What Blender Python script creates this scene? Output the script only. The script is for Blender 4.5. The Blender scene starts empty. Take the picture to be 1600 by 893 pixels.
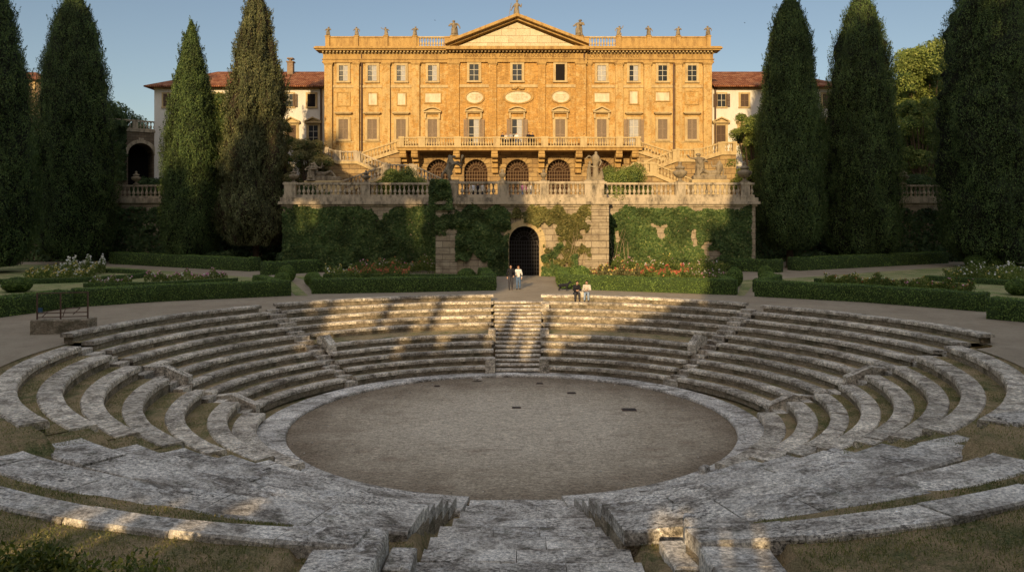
import bpy, math, random
import numpy as np
from mathutils import Vector, noise as mnoise
R = math.radians
PI = math.pi
rng = random.Random(7)
nrg = np.random.default_rng(11)
scene = bpy.context.scene
col = scene.collection

# ------------------------------------------------------------------ layout constants (metres; camera stands at the origin, 8.1 m up)
EYE = 8.1
FOC = 1214.0
CX, CY = -0.2, 30.8          # centre of the orchestra
PATH = 3.0                    # level of the garden path
TERR = 9.6                    # level of the palace terrace
def W(px, py, Y):
    return Vector(((px - 808) * Y / FOC, Y, EYE + (340 - py) * Y / FOC))
def G(px, py, z=PATH):
    Y = FOC * (EYE - z) / (py - 340)
    return Vector(((px - 808) * Y / FOC, Y, z))

# ------------------------------------------------------------------ mesh helpers
class MB:
    def __init__(s):
        s.v = []; s.f = []; s.m = []
    def add(s, vs, fs, mi=0):
        k = len(s.v)
        s.v.extend([tuple(v) for v in vs])
        s.f.extend([tuple(i + k for i in f) for f in fs])
        s.m.extend([mi] * len(fs))
    def hexa(s, b, t, mi=0):
        s.add(list(b) + list(t), [(3, 2, 1, 0), (4, 5, 6, 7), (0, 1, 5, 4), (1, 2, 6, 5), (2, 3, 7, 6), (3, 0, 4, 7)], mi)
    def box(s, x0, x1, y0, y1, z0, z1, mi=0):
        s.hexa([(x0, y0, z0), (x1, y0, z0), (x1, y1, z0), (x0, y1, z0)], [(x0, y0, z1), (x1, y0, z1), (x1, y1, z1), (x0, y1, z1)], mi)
    def bev(s, x0, x1, y0, y1, z0, z1, b=.03, mi=0):
        # box with chamfered top edges
        s.hexa([(x0, y0, z0), (x1, y0, z0), (x1, y1, z0), (x0, y1, z0)], [(x0, y0, z1 - b), (x1, y0, z1 - b), (x1, y1, z1 - b), (x0, y1, z1 - b)], mi)
        s.hexa([(x0, y0, z1 - b), (x1, y0, z1 - b), (x1, y1, z1 - b), (x0, y1, z1 - b)], [(x0 + b, y0 + b, z1), (x1 - b, y0 + b, z1), (x1 - b, y1 - b, z1), (x0 + b, y1 - b, z1)], mi)
    def bar(s, p0, p1, w, h0, h1, mi=0):
        # straight member between two points, vertical ends, may slope
        p0 = Vector(p0); p1 = Vector(p1)
        d = Vector((p1.x - p0.x, p1.y - p0.y, 0)).normalized(); n = Vector((-d.y, d.x, 0)) * w / 2
        lo = Vector((0, 0, h0)); hi = Vector((0, 0, h1))
        s.hexa([p0 - n + lo, p1 - n + lo, p1 + n + lo, p0 + n + lo], [p0 - n + hi, p1 - n + hi, p1 + n + hi, p0 + n + hi], mi)
    def tube(s, p0, p1, r0, r1=None, n=8, cap=True, mi=0):
        r1 = r0 if r1 is None else r1
        p0 = Vector(p0); p1 = Vector(p1); d = (p1 - p0).normalized()
        a = d.orthogonal().normalized(); b = d.cross(a)
        vs = []
        for p, r in ((p0, r0), (p1, r1)):
            for i in range(n):
                t = 2 * PI * i / n
                vs.append(p + a * math.cos(t) * r + b * math.sin(t) * r)
        fs = [(i, (i + 1) % n, n + (i + 1) % n, n + i) for i in range(n)]
        if cap: fs += [tuple(range(n - 1, -1, -1)), tuple(range(n, 2 * n))]
        s.add(vs, fs, mi)
    def lathe(s, c, prof, n=10, mi=0, sx=1, sy=1):
        vs = []
        for r, z in prof:
            for i in range(n):
                t = 2 * PI * i / n
                vs.append((c[0] + math.cos(t) * r * sx, c[1] + math.sin(t) * r * sy, c[2] + z))
        fs = []
        for k in range(len(prof) - 1):
            for i in range(n):
                j = (i + 1) % n
                fs.append((k * n + i, k * n + j, (k + 1) * n + j, (k + 1) * n + i))
        fs.append(tuple(range(n - 1, -1, -1))); fs.append(tuple(range((len(prof) - 1) * n, len(prof) * n)))
        s.add(vs, fs, mi)
    def ball(s, c, rx, ry=None, rz=None, n=10, m=7, mi=0):
        ry = rx if ry is None else ry; rz = rx if rz is None else rz
        prof = [(math.sin(PI * (k + .02) / (m + .04)), -math.cos(PI * (k + .02) / (m + .04)) * rz) for k in range(m + 1)]
        s.lathe((c[0], c[1], c[2]), prof, n, mi, rx, ry)
    def cap(s, p0, p1, r0, r1, n=8):
        s.tube(p0, p1, r0, r1, n, True); s.ball(p0, r0, n=n, m=5); s.ball(p1, r1, n=n, m=5)
    def fan(s, pts, mi=0):
        s.add(pts, [tuple(range(len(pts)))], mi)
    def prism(s, pts, y0, y1, mi=0):
        n = len(pts)
        vs = [(x, y0, z) for x, z in pts] + [(x, y1, z) for x, z in pts]
        s.add(vs, [tuple(range(n)), tuple(range(2 * n - 1, n - 1, -1))] + [(i, i + n, (i + 1) % n + n, (i + 1) % n) for i in range(n)], mi)
    def mesh(s, name, mats):
        me = bpy.data.meshes.new(name)
        me.from_pydata(s.v, [], s.f)
        for m in (mats if isinstance(mats, (list, tuple)) else [mats]): me.materials.append(m)
        if any(s.m): me.polygons.foreach_set('material_index', s.m)
        me.update()
        return me

WLOC = {}
def link(name, me, parent=None, loc=None):
    o = bpy.data.objects.new(name, me)
    col.objects.link(o)
    if parent is not None:
        o.parent = parent
        pw = WLOC.get(parent.name, Vector((0, 0, 0)))
        w = Vector(loc) if loc is not None else Vector((0, 0, 0))
        o.location = w - pw
        WLOC[o.name] = w
    else:
        w = Vector(loc) if loc is not None else Vector((0, 0, 0))
        o.location = w; WLOC[o.name] = w
    return o
def smooth(me, ang=35):
    me.polygons.foreach_set('use_smooth', [True] * len(me.polygons))
    try: me.set_sharp_from_angle(angle=R(ang))
    except Exception: pass
def obj(name, mb, mats, parent=None, sm=False):
    me = mb.mesh(name, mats)
    if sm: smooth(me)
    return link(name, me, parent)
def tag(o, label=None, cat=None, group=None, kind=None):
    if label: o['label'] = label
    if cat: o['category'] = cat
    if group: o['group'] = group
    if kind: o['kind'] = kind
    return o
def empty(name, loc, label, cat, group=None):
    o = link(name, None, None, loc)
    return tag(o, label, cat, group)
def struct(o):
    o['kind'] = 'structure'; return o

def remeshed(mb, name, mats, vox=.03, shade=True, disp=0):
    """fuse the pieces into one continuous skin"""
    me = mb.mesh(name + '_raw', mats)
    o = bpy.data.objects.new('tmp', me); col.objects.link(o)
    m = o.modifiers.new('r', 'REMESH'); m.mode = 'VOXEL'; m.voxel_size = vox
    m2 = o.modifiers.new('s', 'SMOOTH'); m2.iterations = 2; m2.factor = .5
    dg = bpy.context.evaluated_depsgraph_get(); dg.update()
    out = bpy.data.meshes.new_from_object(o.evaluated_get(dg))
    out.name = name
    bpy.data.objects.remove(o)
    if not out.materials:
        for mm in (mats if isinstance(mats, (list, tuple)) else [mats]): out.materials.append(mm)
    if disp:
        for v in out.vertices:
            v.co += v.normal * (mnoise.noise(v.co * 9) * disp)
    if shade: out.polygons.foreach_set('use_smooth', [True] * len(out.polygons))
    return out

def nz(x, y, z, s=1.0):
    return mnoise.noise(Vector((x * s, y * s, z * s)))

# ------------------------------------------------------------------ materials
class NT:
    def __init__(s, name, rough=.9, spec=.25):
        s.m = bpy.data.materials.new(name); s.m.use_nodes = True
        s.t = s.m.node_tree; s.n = s.t.nodes; s.l = s.t.links
        s.b = s.n['Principled BSDF']; s.b.inputs['Roughness'].default_value = rough
        s.b.inputs['Specular IOR Level'].default_value = spec
        g = s.n.new('ShaderNodeNewGeometry'); s.geo = g; s.pos = g.outputs['Position']
    def put(s, sock, v):
        if isinstance(v, (int, float)): sock.default_value = v
        elif isinstance(v, (tuple, list)): sock.default_value = (*v, 1) if len(v) == 3 and sock.type == 'RGBA' else v
        else: s.l.new(v, sock)
    def objpos(s):
        return s.n.new('ShaderNodeTexCoord').outputs['Object']
    def noise(s, sc, det=4, rough=.55, vec=None, dist=0):
        n = s.n.new('ShaderNodeTexNoise'); n.inputs['Scale'].default_value = sc; n.inputs['Detail'].default_value = det
        n.inputs['Roughness'].default_value = rough; n.inputs['Distortion'].default_value = dist
        s.l.new(vec or s.pos, n.inputs['Vector']); return n.outputs['Fac']
    def voro(s, sc, feat='F1', vec=None, out='Distance', rnd=1):
        n = s.n.new('ShaderNodeTexVoronoi'); n.feature = feat; n.inputs['Scale'].default_value = sc
        n.inputs['Randomness'].default_value = rnd
        s.l.new(vec or s.pos, n.inputs['Vector']); return n.outputs[out]
    def ramp(s, fac, stops, interp='LINEAR'):
        n = s.n.new('ShaderNodeValToRGB'); n.color_ramp.interpolation = interp; e = n.color_ramp.elements
        while len(e) > 1: e.remove(e[-1])
        for i, (p, c) in enumerate(stops):
            if isinstance(c, (int, float)): c = (c, c, c)
            x = e[0] if i == 0 else e.new(p)
            x.position = p; x.color = (*c, 1)
        s.put(n.inputs['Fac'], fac); return n.outputs['Color']
    def mix(s, fac, a, b, mode='MIX'):
        n = s.n.new('ShaderNodeMix'); n.data_type = 'RGBA'; n.blend_type = mode; n.clamp_factor = True
        s.put(n.inputs['Factor'], fac); s.put(n.inputs['A'] if False else n.inputs[6], a); s.put(n.inputs[7], b)
        return n.outputs[2]
    def math(s, op, a, b=0, c=None):
        n = s.n.new('ShaderNodeMath'); n.operation = op
        s.put(n.inputs[0], a); s.put(n.inputs[1], b)
        if c is not None: s.put(n.inputs[2], c)
        return n.outputs[0]
    def sep(s, vec=None):
        n = s.n.new('ShaderNodeSeparateXYZ'); s.l.new(vec or s.pos, n.inputs[0]); return n.outputs
    def comb(s, x, y, z=0):
        n = s.n.new('ShaderNodeCombineXYZ')
        for i, v in enumerate((x, y, z)): s.put(n.inputs[i], v)
        return n.outputs[0]
    def vmul(s, vec, k):
        n = s.n.new('ShaderNodeVectorMath'); n.operation = 'MULTIPLY'; s.l.new(vec, n.inputs[0]); n.inputs[1].default_value = k
        return n.outputs[0]
    def island(s): return s.geo.outputs['Random Per Island']
    def bump(s, h, strength=.5, dist=.05):
        n = s.n.new('ShaderNodeBump'); n.inputs['Strength'].default_value = strength; n.inputs['Distance'].default_value = dist
        s.put(n.inputs['Height'], h)
        s.l.new(n.outputs['Normal'], s.b.inputs['Normal'])
    def color(s, c): s.put(s.b.inputs['Base Color'], c); return s.m

def simple(name, c, rough=.85, spec=.25, metal=0, var=.12):
    t = NT(name, rough, spec); t.b.inputs['Metallic'].default_value = metal
    n = t.noise(6, 4)
    a = tuple(x * (1 - var) for x in c); b = tuple(min(1, x * (1 + var)) for x in c)
    return t.color(t.ramp(n, [(.3, a), (.7, b)]))

def limestone(name, light, dark, moss=.25, isl=.3, pscale=1.6, lich=.5, stretch=(1, 1, 1), blk=.7, fine=18):
    t = NT(name, .92, .15); sv = t.vmul(t.pos, stretch)
    a = t.noise(pscale, 8, .68, dist=.4, vec=sv); b = t.noise(11, 9, .8, vec=sv); c = t.noise(fine, 8, .85)
    base = t.ramp(a, [(.38, tuple(x * .7 for x in dark)), (.5, tuple((x + y) / 2 for x, y in zip(light, dark))), (.62, light)])
    big = t.ramp(t.noise(.45, 4, .6), [(.4, .15), (.6, 1)])
    base = t.mix(t.math('MULTIPLY', t.ramp(b, [(.49, 0), (.57, blk)]), big), base, tuple(x * .3 for x in dark))     # black lichen
    w = t.noise(3.6, 8, .75, dist=.8, vec=sv)
    base = t.mix(t.math('MULTIPLY', t.ramp(w, [(.5, 0), (.6, lich)]), t.ramp(t.noise(.6, 4, .6, vec=t.vmul(t.pos, (1, -1, 1))), [(.4, .2), (.6, 1)])), base, (.74, .7, .62))              # pale lichen
    m = t.noise(2.3, 5, .6)
    base = t.mix(t.ramp(m, [(.56, 0), (.7, moss)]), base, (.07, .075, .03))
    if isl:
        base = t.mix(1.0, base, t.ramp(t.island(), [(0, 1 - isl), (1, 1 + isl * .6)]), 'MULTIPLY')
    base = t.mix(1.0, base, t.ramp(c, [(.4, .42), (.6, 1.5)]), 'MULTIPLY')
    cr = t.voro(1.1, 'DISTANCE_TO_EDGE', vec=t.vmul(t.pos, (1, 1, .4)))
    h = t.math('ADD', t.math('MULTIPLY', b, .6), t.math('MULTIPLY', c, .3))
    h = t.math('ADD', h, t.math('MULTIPLY', w, .5))
    t.bump(h, .75, .025)
    return t.color(base)

M = {}
M['stone'] = limestone('weathered_limestone', (.80, .715, .56), (.40, .335, .25), moss=.5, lich=.35, blk=.8, fine=9)
M['stone_step'] = limestone('worn_step_stone', (.78, .69, .54), (.4, .335, .25), moss=.3, isl=.3, fine=9, lich=.35, blk=.6)
M['stone_near'] = limestone('old_lichened_stone', (.86, .80, .68), (.34, .295, .235), moss=.45, isl=.22, fine=13, pscale=1.0, lich=1.0, stretch=(.8, 1.25, 1), blk=1.0)

def rubble(name, cs, mortar, sc=5.0):
    t = NT(name, .95, .1)
    v = t.vmul(t.pos, (1, 1, 1.9))
    cellc = t.voro(sc, 'F1', v, 'Color'); edge = t.voro(sc, 'DISTANCE_TO_EDGE', v)
    r = t.sep(cellc)[0]
    n = t.noise(30, 5, .7)
    base = t.ramp(r, [(0, cs[0]), (.5, cs[1]), (1, cs[2])])
    base = t.mix(t.ramp(edge, [(.0, 1), (.06, 0)]), base, mortar)
    base = t.mix(1.0, base, t.ramp(n, [(.3, .7), (.7, 1.2)]), 'MULTIPLY')
    m = t.noise(1.6, 5); base = t.mix(t.ramp(m, [(.5, 0), (.65, .6)]), base, (.06, .06, .03))
    h = t.math('ADD', t.ramp(edge, [(0, 0), (.1, 1)]), t.math('MULTIPLY', n, .4))
    t.bump(h, .8, .03)
    return t.color(base)
M['rubble'] = rubble('rubble_masonry', [(.3, .245, .165), (.39, .32, .22), (.5, .42, .3)], (.16, .13, .09), 8.5)

def turf(name, g1, g2, dry, sc=1.0, dryness=.5):
    t = NT(name, .95, .1)
    a = t.noise(.9 * sc, 5, .6); b = t.noise(14 * sc, 6, .7); c = t.noise(26 * sc, 8, .85)
    base = t.ramp(b, [(.38, g1), (.62, g2)])
    d2 = t.noise(3.1 * sc, 6, .7); base = t.mix(t.ramp(d2, [(.48, 0), (.6, .8)]), base, tuple(x * .8 for x in dry))
    d3 = t.noise(2.2 * sc, 5, .7, vec=t.vmul(t.pos, (1, -1, 1))); base = t.mix(t.ramp(d3, [(.52, 0), (.62, .8)]), base, tuple(x * .75 for x in g1))
    base = t.mix(t.ramp(a, [(.5 - dryness * .3, 0), (.75 - dryness * .2, .85)]), base, dry)
    base = t.mix(1.0, base, t.ramp(c, [(.36, .4), (.64, 1.6)]), 'MULTIPLY')
    t.bump(t.math('ADD', t.math('MULTIPLY', b, .5), c), 1, .05)
    return t.color(base)
M['turf'] = turf('short_dry_turf', (.07, .11, .035), (.24, .23, .095), (.5, .36, .2), 1.0, .6)
M['lawn'] = turf('mown_lawn', (.14, .2, .06), (.24, .29, .1), (.42, .36, .18), .5, .4)

def gravel(name, a, b, dark, big=.35):
    t = NT(name, .95, .1)
    n1 = t.noise(.35, 6, .6); n2 = t.noise(12, 9, .9); v = t.voro(38, 'F1'); n3 = t.noise(2.2, 6, .65)
    base = t.ramp(n1, [(.35, a), (.65, b)])
    base = t.mix(t.ramp(n3, [(.5, 0), (.68, big)]), base, dark)
    base = t.mix(1.0, base, t.ramp(n2, [(.3, .62), (.7, 1.35)]), 'MULTIPLY')
    base = t.mix(t.ramp(v, [(.05, .35), (.2, 0)]), base, (.45, .4, .33))
    t.bump(t.math('ADD', n2, t.math('MULTIPLY', v, .6)), .8, .03)
    return t.color(base)
M['path'] = gravel('path_gravel', (.33, .268, .185), (.4, .33, .23), (.2, .158, .105))
# arena floor: packed sand, darker and damper around the rim
def arena():
    t = NT('packed_sand', .95, .08)
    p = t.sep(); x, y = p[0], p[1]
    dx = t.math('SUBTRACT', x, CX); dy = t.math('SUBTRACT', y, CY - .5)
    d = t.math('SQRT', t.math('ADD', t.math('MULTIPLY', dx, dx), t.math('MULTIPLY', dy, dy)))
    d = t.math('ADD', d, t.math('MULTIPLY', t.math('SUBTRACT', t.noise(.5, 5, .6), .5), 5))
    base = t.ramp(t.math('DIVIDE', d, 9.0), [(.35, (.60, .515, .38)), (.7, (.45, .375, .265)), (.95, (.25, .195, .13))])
    n3 = t.noise(.9, 6, .7, vec=t.vmul(t.pos, (.6, 1.3, 1)))
    base = t.mix(t.ramp(n3, [(.54, 0), (.7, .6)]), base, (.25, .18, .12))
    n2 = t.noise(11, 9, .9); n4 = t.noise(6, 6, .7, vec=t.vmul(t.pos, (.5, 1.6, 1)))
    base = t.mix(1.0, base, t.ramp(n2, [(.4, .5), (.6, 1.5)]), 'MULTIPLY')
    base = t.mix(1.0, base, t.ramp(n4, [(.3, .7), (.7, 1.25)]), 'MULTIPLY')
    base = t.mix(t.ramp(t.voro(9, 'F1'), [(.04, .5), (.1, 0)]), base, (.6, .54, .45))
    t.bump(t.math('ADD', n2, n4), .8, .03)
    return t.color(base)
M['arena'] = arena()

def foliage(name, dark, light, tip=None, trans=.25, patch=.35, pal=None):
    t = NT(name, .7, .2)
    i = t.island()
    base = t.ramp(i, [(0, dark), (.75, light), (1, tip or light)])
    n = t.noise(.45, 4, .6)
    base = t.mix(1.0, base, t.ramp(n, [(.35, 1 - patch), (.65, 1 + patch)]), 'MULTIPLY')
    m = t.color(base)
    tr = t.n.new('ShaderNodeBsdfTranslucent'); t.put(tr.inputs['Color'], t.mix(1.0, base, (1.2, 1.25, .6), 'MULTIPLY'))
    mx = t.n.new('ShaderNodeMixShader'); mx.inputs[0].default_value = trans
    t.l.new(t.b.outputs[0], mx.inputs[1]); t.l.new(tr.outputs[0], mx.inputs[2])
    t.l.new(mx.outputs[0], t.n['Material Output'].inputs['Surface'])
    return m
M['cypress'] = foliage('cypress_foliage', (.034, .058, .02), (.085, .13, .038), (.15, .19, .055), .18, .4)
M['cypress_old'] = foliage('old_cypress_foliage', (.055, .065, .028), (.125, .135, .055), (.2, .19, .08), .12, .35)
M['core'] = simple('inner_twigs', (.014, .016, .009), .95)
M['core_old'] = simple('brown_inner_twigs', (.04, .03, .018), .95)
M['hedge_core'] = simple('dark_green_twigs', (.04, .065, .018), .95, var=.4)
M['hedge'] = foliage('boxwood_leaves', (.07, .12, .03), (.16, .24, .055), (.26, .33, .08), .2, .25)
M['ivy'] = foliage('ivy_leaves', (.035, .066, .018), (.095, .145, .042), (.18, .21, .065), .2, .4)
M['ivy_gold'] = foliage('sun_tinted_ivy_leaves', (.09, .09, .025), (.18, .17, .05), (.28, .23, .08), .25, .3)  # gold of the sunlight put into the ivy leaf colour
M['leaf'] = foliage('broad_leaves', (.06, .1, .022), (.16, .2, .05), (.26, .26, .08), .3, .35)
M['olive'] = foliage('olive_leaves', (.09, .09, .035), (.19, .175, .07), (.3, .26, .12), .25, .3)
M['bush'] = foliage('golden_green_leaves', (.11, .15, .03), (.22, .26, .06), (.34, .36, .1), .25, .25)
M['dark_leaf'] = foliage('dark_green_leaves', (.03, .055, .02), (.075, .115, .04), (.12, .16, .055), .15, .35)  # darker green than the broad leaf colours
M['laurel'] = foliage('laurel_leaves', (.06, .09, .02), (.17, .2, .04), (.4, .36, .06), .3, .3)
M['fl_white'] = foliage('white_petals', (.5, .5, .45), (.75, .72, .65), None, .2, .05)
M['fl_yellow'] = foliage('yellow_petals', (.42, .33, .08), (.6, .48, .14), None, .2, .05)
M['fl_pink'] = foliage('pink_petals', (.5, .18, .3), (.75, .4, .5), None, .2, .05)
M['fl_orange'] = foliage('orange_petals', (.4, .13, .05), (.52, .22, .09), None, .2, .05)
M['fl_red'] = foliage('red_petals', (.3, .05, .04), (.42, .09, .06), None, .2, .05)
M['blade'] = foliage('grass_blades', (.11, .14, .045), (.27, .27, .1), (.5, .4, .22), .2, .25)
def bark(name, c):
    t = NT(name, .95, .1); n = t.noise(5, 6, .7, vec=t.vmul(t.pos, (3, 3, .5)))
    t.bump(n, 1, .08); return t.color(t.ramp(n, [(.3, tuple(x * .5 for x in c)), (.7, c)]))
M['bark'] = bark('brown_bark', (.13, .09, .06))

# palace surfaces
def facade():
    t = NT('ochre_brick_facade', .92, .12)
    p = t.sep(); ax = t.math('ABSOLUTE', p[0])
    v = t.comb(p[0], p[2], 0)
    br = t.n.new('ShaderNodeTexBrick'); t.l.new(v, br.inputs['Vector']); br.inputs['Scale'].default_value = 1
    br.inputs['Brick Width'].default_value = .5; br.inputs['Row Height'].default_value = .16; br.inputs['Mortar Size'].default_value = .012
    br.inputs['Color1'].default_value = (.57, .315, .085, 1); br.inputs['Color2'].default_value = (.43, .225, .06, 1); br.inputs['Mortar'].default_value = (.58, .38, .14, 1)
    base = br.outputs['Color']
    n = t.noise(1.1, 7, .7, dist=.3); n2 = t.noise(3.4, 8, .85, vec=t.vmul(t.pos, (1, 1, 3.2)))
    side = t.math('MULTIPLY_ADD', t.ramp(t.math('DIVIDE', ax, 25), [(.3, 0), (.48, 1)]), .16, n)
    side = t.math('ADD', side, t.math('MULTIPLY', t.math('SUBTRACT', t.noise(2.6, 8, .8, vec=t.vmul(t.pos, (1, 1, 1.8))), .5), .9))
    base = t.mix(t.ramp(side, [(.55, 0), (.66, .8)]), base, (.64, .45, .19))
    base = t.mix(t.ramp(n2, [(.54, 0), (.62, .6)]), base, (.68, .5, .24))
    n3 = t.noise(4, 8, .8)
    base = t.mix(t.ramp(n3, [(.58, 0), (.72, .5)]), base, (.3, .15, .05))
    n5 = t.noise(5, 8, .9, vec=t.vmul(t.pos, (1, -1, 2.6))); base = t.mix(1.0, base, t.ramp(n5, [(.38, .6), (.62, 1.3)]), 'MULTIPLY')
    st = t.noise(1.6, 5, .7, vec=t.vmul(t.pos, (1.5, 1, .25)))
    base = t.mix(1.0, base, t.ramp(st, [(.3, .72), (.7, 1.15)]), 'MULTIPLY')
    t.bump(t.math('ADD', br.outputs['Fac'], n2), .5, .05)
    return t.color(base)
M['facade'] = facade()
def stucco(name, c, stain, amt=.4):
    t = NT(name, .9, .12)
    n = t.noise(1.5, 7, .7, vec=t.vmul(t.pos, (1.4, 1.4, .45))); n2 = t.noise(14, 5, .7)
    base = t.mix(t.ramp(n, [(.45, 0), (.68, amt)]), c, stain)
    base = t.mix(1.0, base, t.ramp(n2, [(.3, .86), (.7, 1.1)]), 'MULTIPLY')
    t.bump(n2, .4, .03)
    return t.color(base)
M['trim'] = stucco('ochre_stone_trim', (.48, .31, .11), (.22, .125, .05), .8)
M['trim_lt'] = stucco('pale_stone_trim', (.55, .42, .21), (.3, .2, .1), .7)
M['tymp0'] = stucco('pale_marble_facing', (.66, .57, .36), (.5, .38, .2), .5)
M['plaque'] = stucco('plaque_marble', (.70, .61, .42), (.4, .3, .17), .6)
M['white'] = stucco('whitewashed_stucco', (.72, .68, .58), (.5, .43, .33), .3)
M['statue'] = stucco('statue_stone', (.31, .25, .16), (.07, .055, .04), .9)
M['terr_stone'] = stucco('terrace_stone', (.5, .41, .28), (.1, .085, .06), .95)
def ashlar(name, c1, c2, mortar, bw=1.1, rh=.5, ms=.02, grime=(.16, .12, .08)):
    t = NT(name, .92, .12); p = t.sep()
    v = t.comb(t.math('ADD', p[0], t.math('MULTIPLY', p[1], .7)), p[2], 0)
    br = t.n.new('ShaderNodeTexBrick'); t.l.new(v, br.inputs['Vector']); br.inputs['Scale'].default_value = 1
    br.inputs['Brick Width'].default_value = bw; br.inputs['Row Height'].default_value = rh; br.inputs['Mortar Size'].default_value = ms
    br.inputs['Color1'].default_value = (*c1, 1); br.inputs['Color2'].default_value = (*c2, 1); br.inputs['Mortar'].default_value = (*mortar, 1)
    n = t.noise(1.3, 7, .7); n2 = t.noise(9, 7, .75)
    base = t.mix(t.ramp(n, [(.48, 0), (.7, .7)]), br.outputs['Color'], grime)
    base = t.mix(1.0, base, t.ramp(n2, [(.3, .75), (.7, 1.15)]), 'MULTIPLY')
    t.bump(t.math('SUBTRACT', t.math('MULTIPLY', n2, .6), br.outputs['Fac']), .8, .05)
    return t.color(base)
M['tymp'] = ashlar('pale_marble_slabs', (.72, .63, .42), (.62, .52, .33), (.42, .32, .18), 1.7, .85, .02, (.5, .38, .2))
M['arcade'] = ashlar('brown_arcade_stone', (.26, .2, .13), (.19, .145, .095), (.1, .075, .05), .8, .35)
M['ashlar'] = ashlar('golden_ashlar', (.47, .33, .15), (.33, .215, .095), (.15, .095, .045), 1.25, .52)
M['block'] = ashlar('terrace_ashlar', (.46, .38, .26), (.36, .29, .19), (.16, .12, .08), 1.3, .55)
M['old_brick'] = ashlar('old_brick_wall', (.30, .2, .12), (.36, .26, .16), (.4, .32, .22), .4, .14, .012)
def roof():
    t = NT('terracotta_tiles', .9, .1); p = t.sep()
    w = t.math('SINE', t.math('MULTIPLY', p[0], 24)); rows = t.math('FRACT', t.math('MULTIPLY', p[1], 2.2))
    n = t.noise(3.5, 6, .8); c = t.voro(2.2, 'F1', out='Color')
    base = t.ramp(t.sep(c)[0], [(0, (.22, .075, .035)), (.6, (.36, .14, .065)), (1, (.46, .22, .11))])
    base = t.mix(t.ramp(n, [(.45, 0), (.68, .75)]), base, (.14, .06, .035))
    base = t.mix(1.0, base, t.ramp(t.math('MULTIPLY_ADD', w, .5, .5), [(0, .5), (.6, 1.1)]), 'MULTIPLY')
    base = t.mix(1.0, base, t.ramp(rows, [(0, .7), (.25, 1.05)]), 'MULTIPLY')
    t.bump(t.math('ADD', w, rows), .8, .08)
    return t.color(base)
M['roof'] = roof()
M['shutter'] = simple('taupe_shutter_paint', (.30, .22, .14), .7)
M['shutter_dk'] = simple('brown_shutter_paint', (.14, .09, .055), .7)
M['sash'] = simple('cream_sash_paint', (.6, .55, .42), .6)
M['iron'] = simple('dark_iron', (.03, .027, .025), .6, .4)
M['lattice'] = simple('pale_brown_lattice', (.2, .13, .07), .7)
M['rust'] = simple('rusty_iron', (.12, .07, .045), .7, .3)
M['void'] = simple('dark_interior', (.012, .009, .007), .9)  # near-black panels stand in for unlit depth behind openings
M['room'] = simple('dim_interior', (.055, .028, .014), .9)  # dimness behind the arches put into the panel colour
M['pipe'] = simple('copper_downpipe', (.09, .05, .03), .6, .4)
M['letter'] = simple('incised_letters', (.13, .07, .025), .9)
def glass(name, c, rough):
    t = NT(name, rough, .12)
    n = t.noise(.5, 2); t.bump(t.noise(1.5, 2), .15, .05)
    return t.color(t.ramp(n, [(.4, tuple(x * .6 for x in c)), (.6, c)]))
M['glass'] = glass('old_window_glass', (.04, .045, .05), .15)
M['curtain'] = simple('pale_curtain', (.4, .39, .36), .8)

# ------------------------------------------------------------------ foliage clouds
def leaves(cen, nrm, up, L, Wd):
    """numpy: diamond leaf per centre; returns verts (4N,3)"""
    nrm = nrm / (np.linalg.norm(nrm, axis=1, keepdims=True) + 1e-9)
    up = up - nrm * np.sum(up * nrm, axis=1, keepdims=True)
    up = up / (np.linalg.norm(up, axis=1, keepdims=True) + 1e-9)
    s = np.cross(nrm, up)
    L = L[:, None]; Wd = Wd[:, None]
    v = np.stack([cen - up * L * .5, cen + s * Wd * .5 + up * L * .05, cen + up * L * .5, cen - s * Wd * .5 + up * L * .05], 1)
    return v.reshape(-1, 3)
def cloud_mesh(name, lv, mat_leaf, core=None, mat_core=None, mats_idx=None, mats=None):
    nl = len(lv) // 4
    cv = np.array(core.v, dtype=float).reshape(-1, 3) if core is not None and core.v else np.zeros((0, 3))
    V = np.concatenate([lv, cv]) if len(cv) else lv
    me = bpy.data.meshes.new(name)
    cf = core.f if core is not None else []
    nloops = nl * 4 + sum(len(f) for f in cf)
    me.vertices.add(len(V)); me.vertices.foreach_set('co', V.astype(np.float32).ravel())
    me.loops.add(nloops); me.polygons.add(nl + len(cf))
    li = list(range(nl * 4)); st = list(range(0, nl * 4, 4)); k = nl * 4
    off = nl * 4
    for f in cf:
        st.append(k); li.extend([i + off for i in f]); k += len(f)
    me.loops.foreach_set('vertex_index', np.array(li, dtype=np.int32))
    me.polygons.foreach_set('loop_start', np.array(st, dtype=np.int32))
    for m in (mats or [mat_leaf, mat_core or mat_leaf]): me.materials.append(m)
    mi = np.zeros(nl + len(cf), dtype=np.int32)
    if mats_idx is not None: mi[:nl] = mats_idx
    mi[nl:] = len(me.materials) - 1
    me.polygons.foreach_set('material_index', mi)
    me.update(calc_edges=True); me.validate()
    return me
def rnd(n, k=3): return nrg.normal(size=(n, k))
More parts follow.
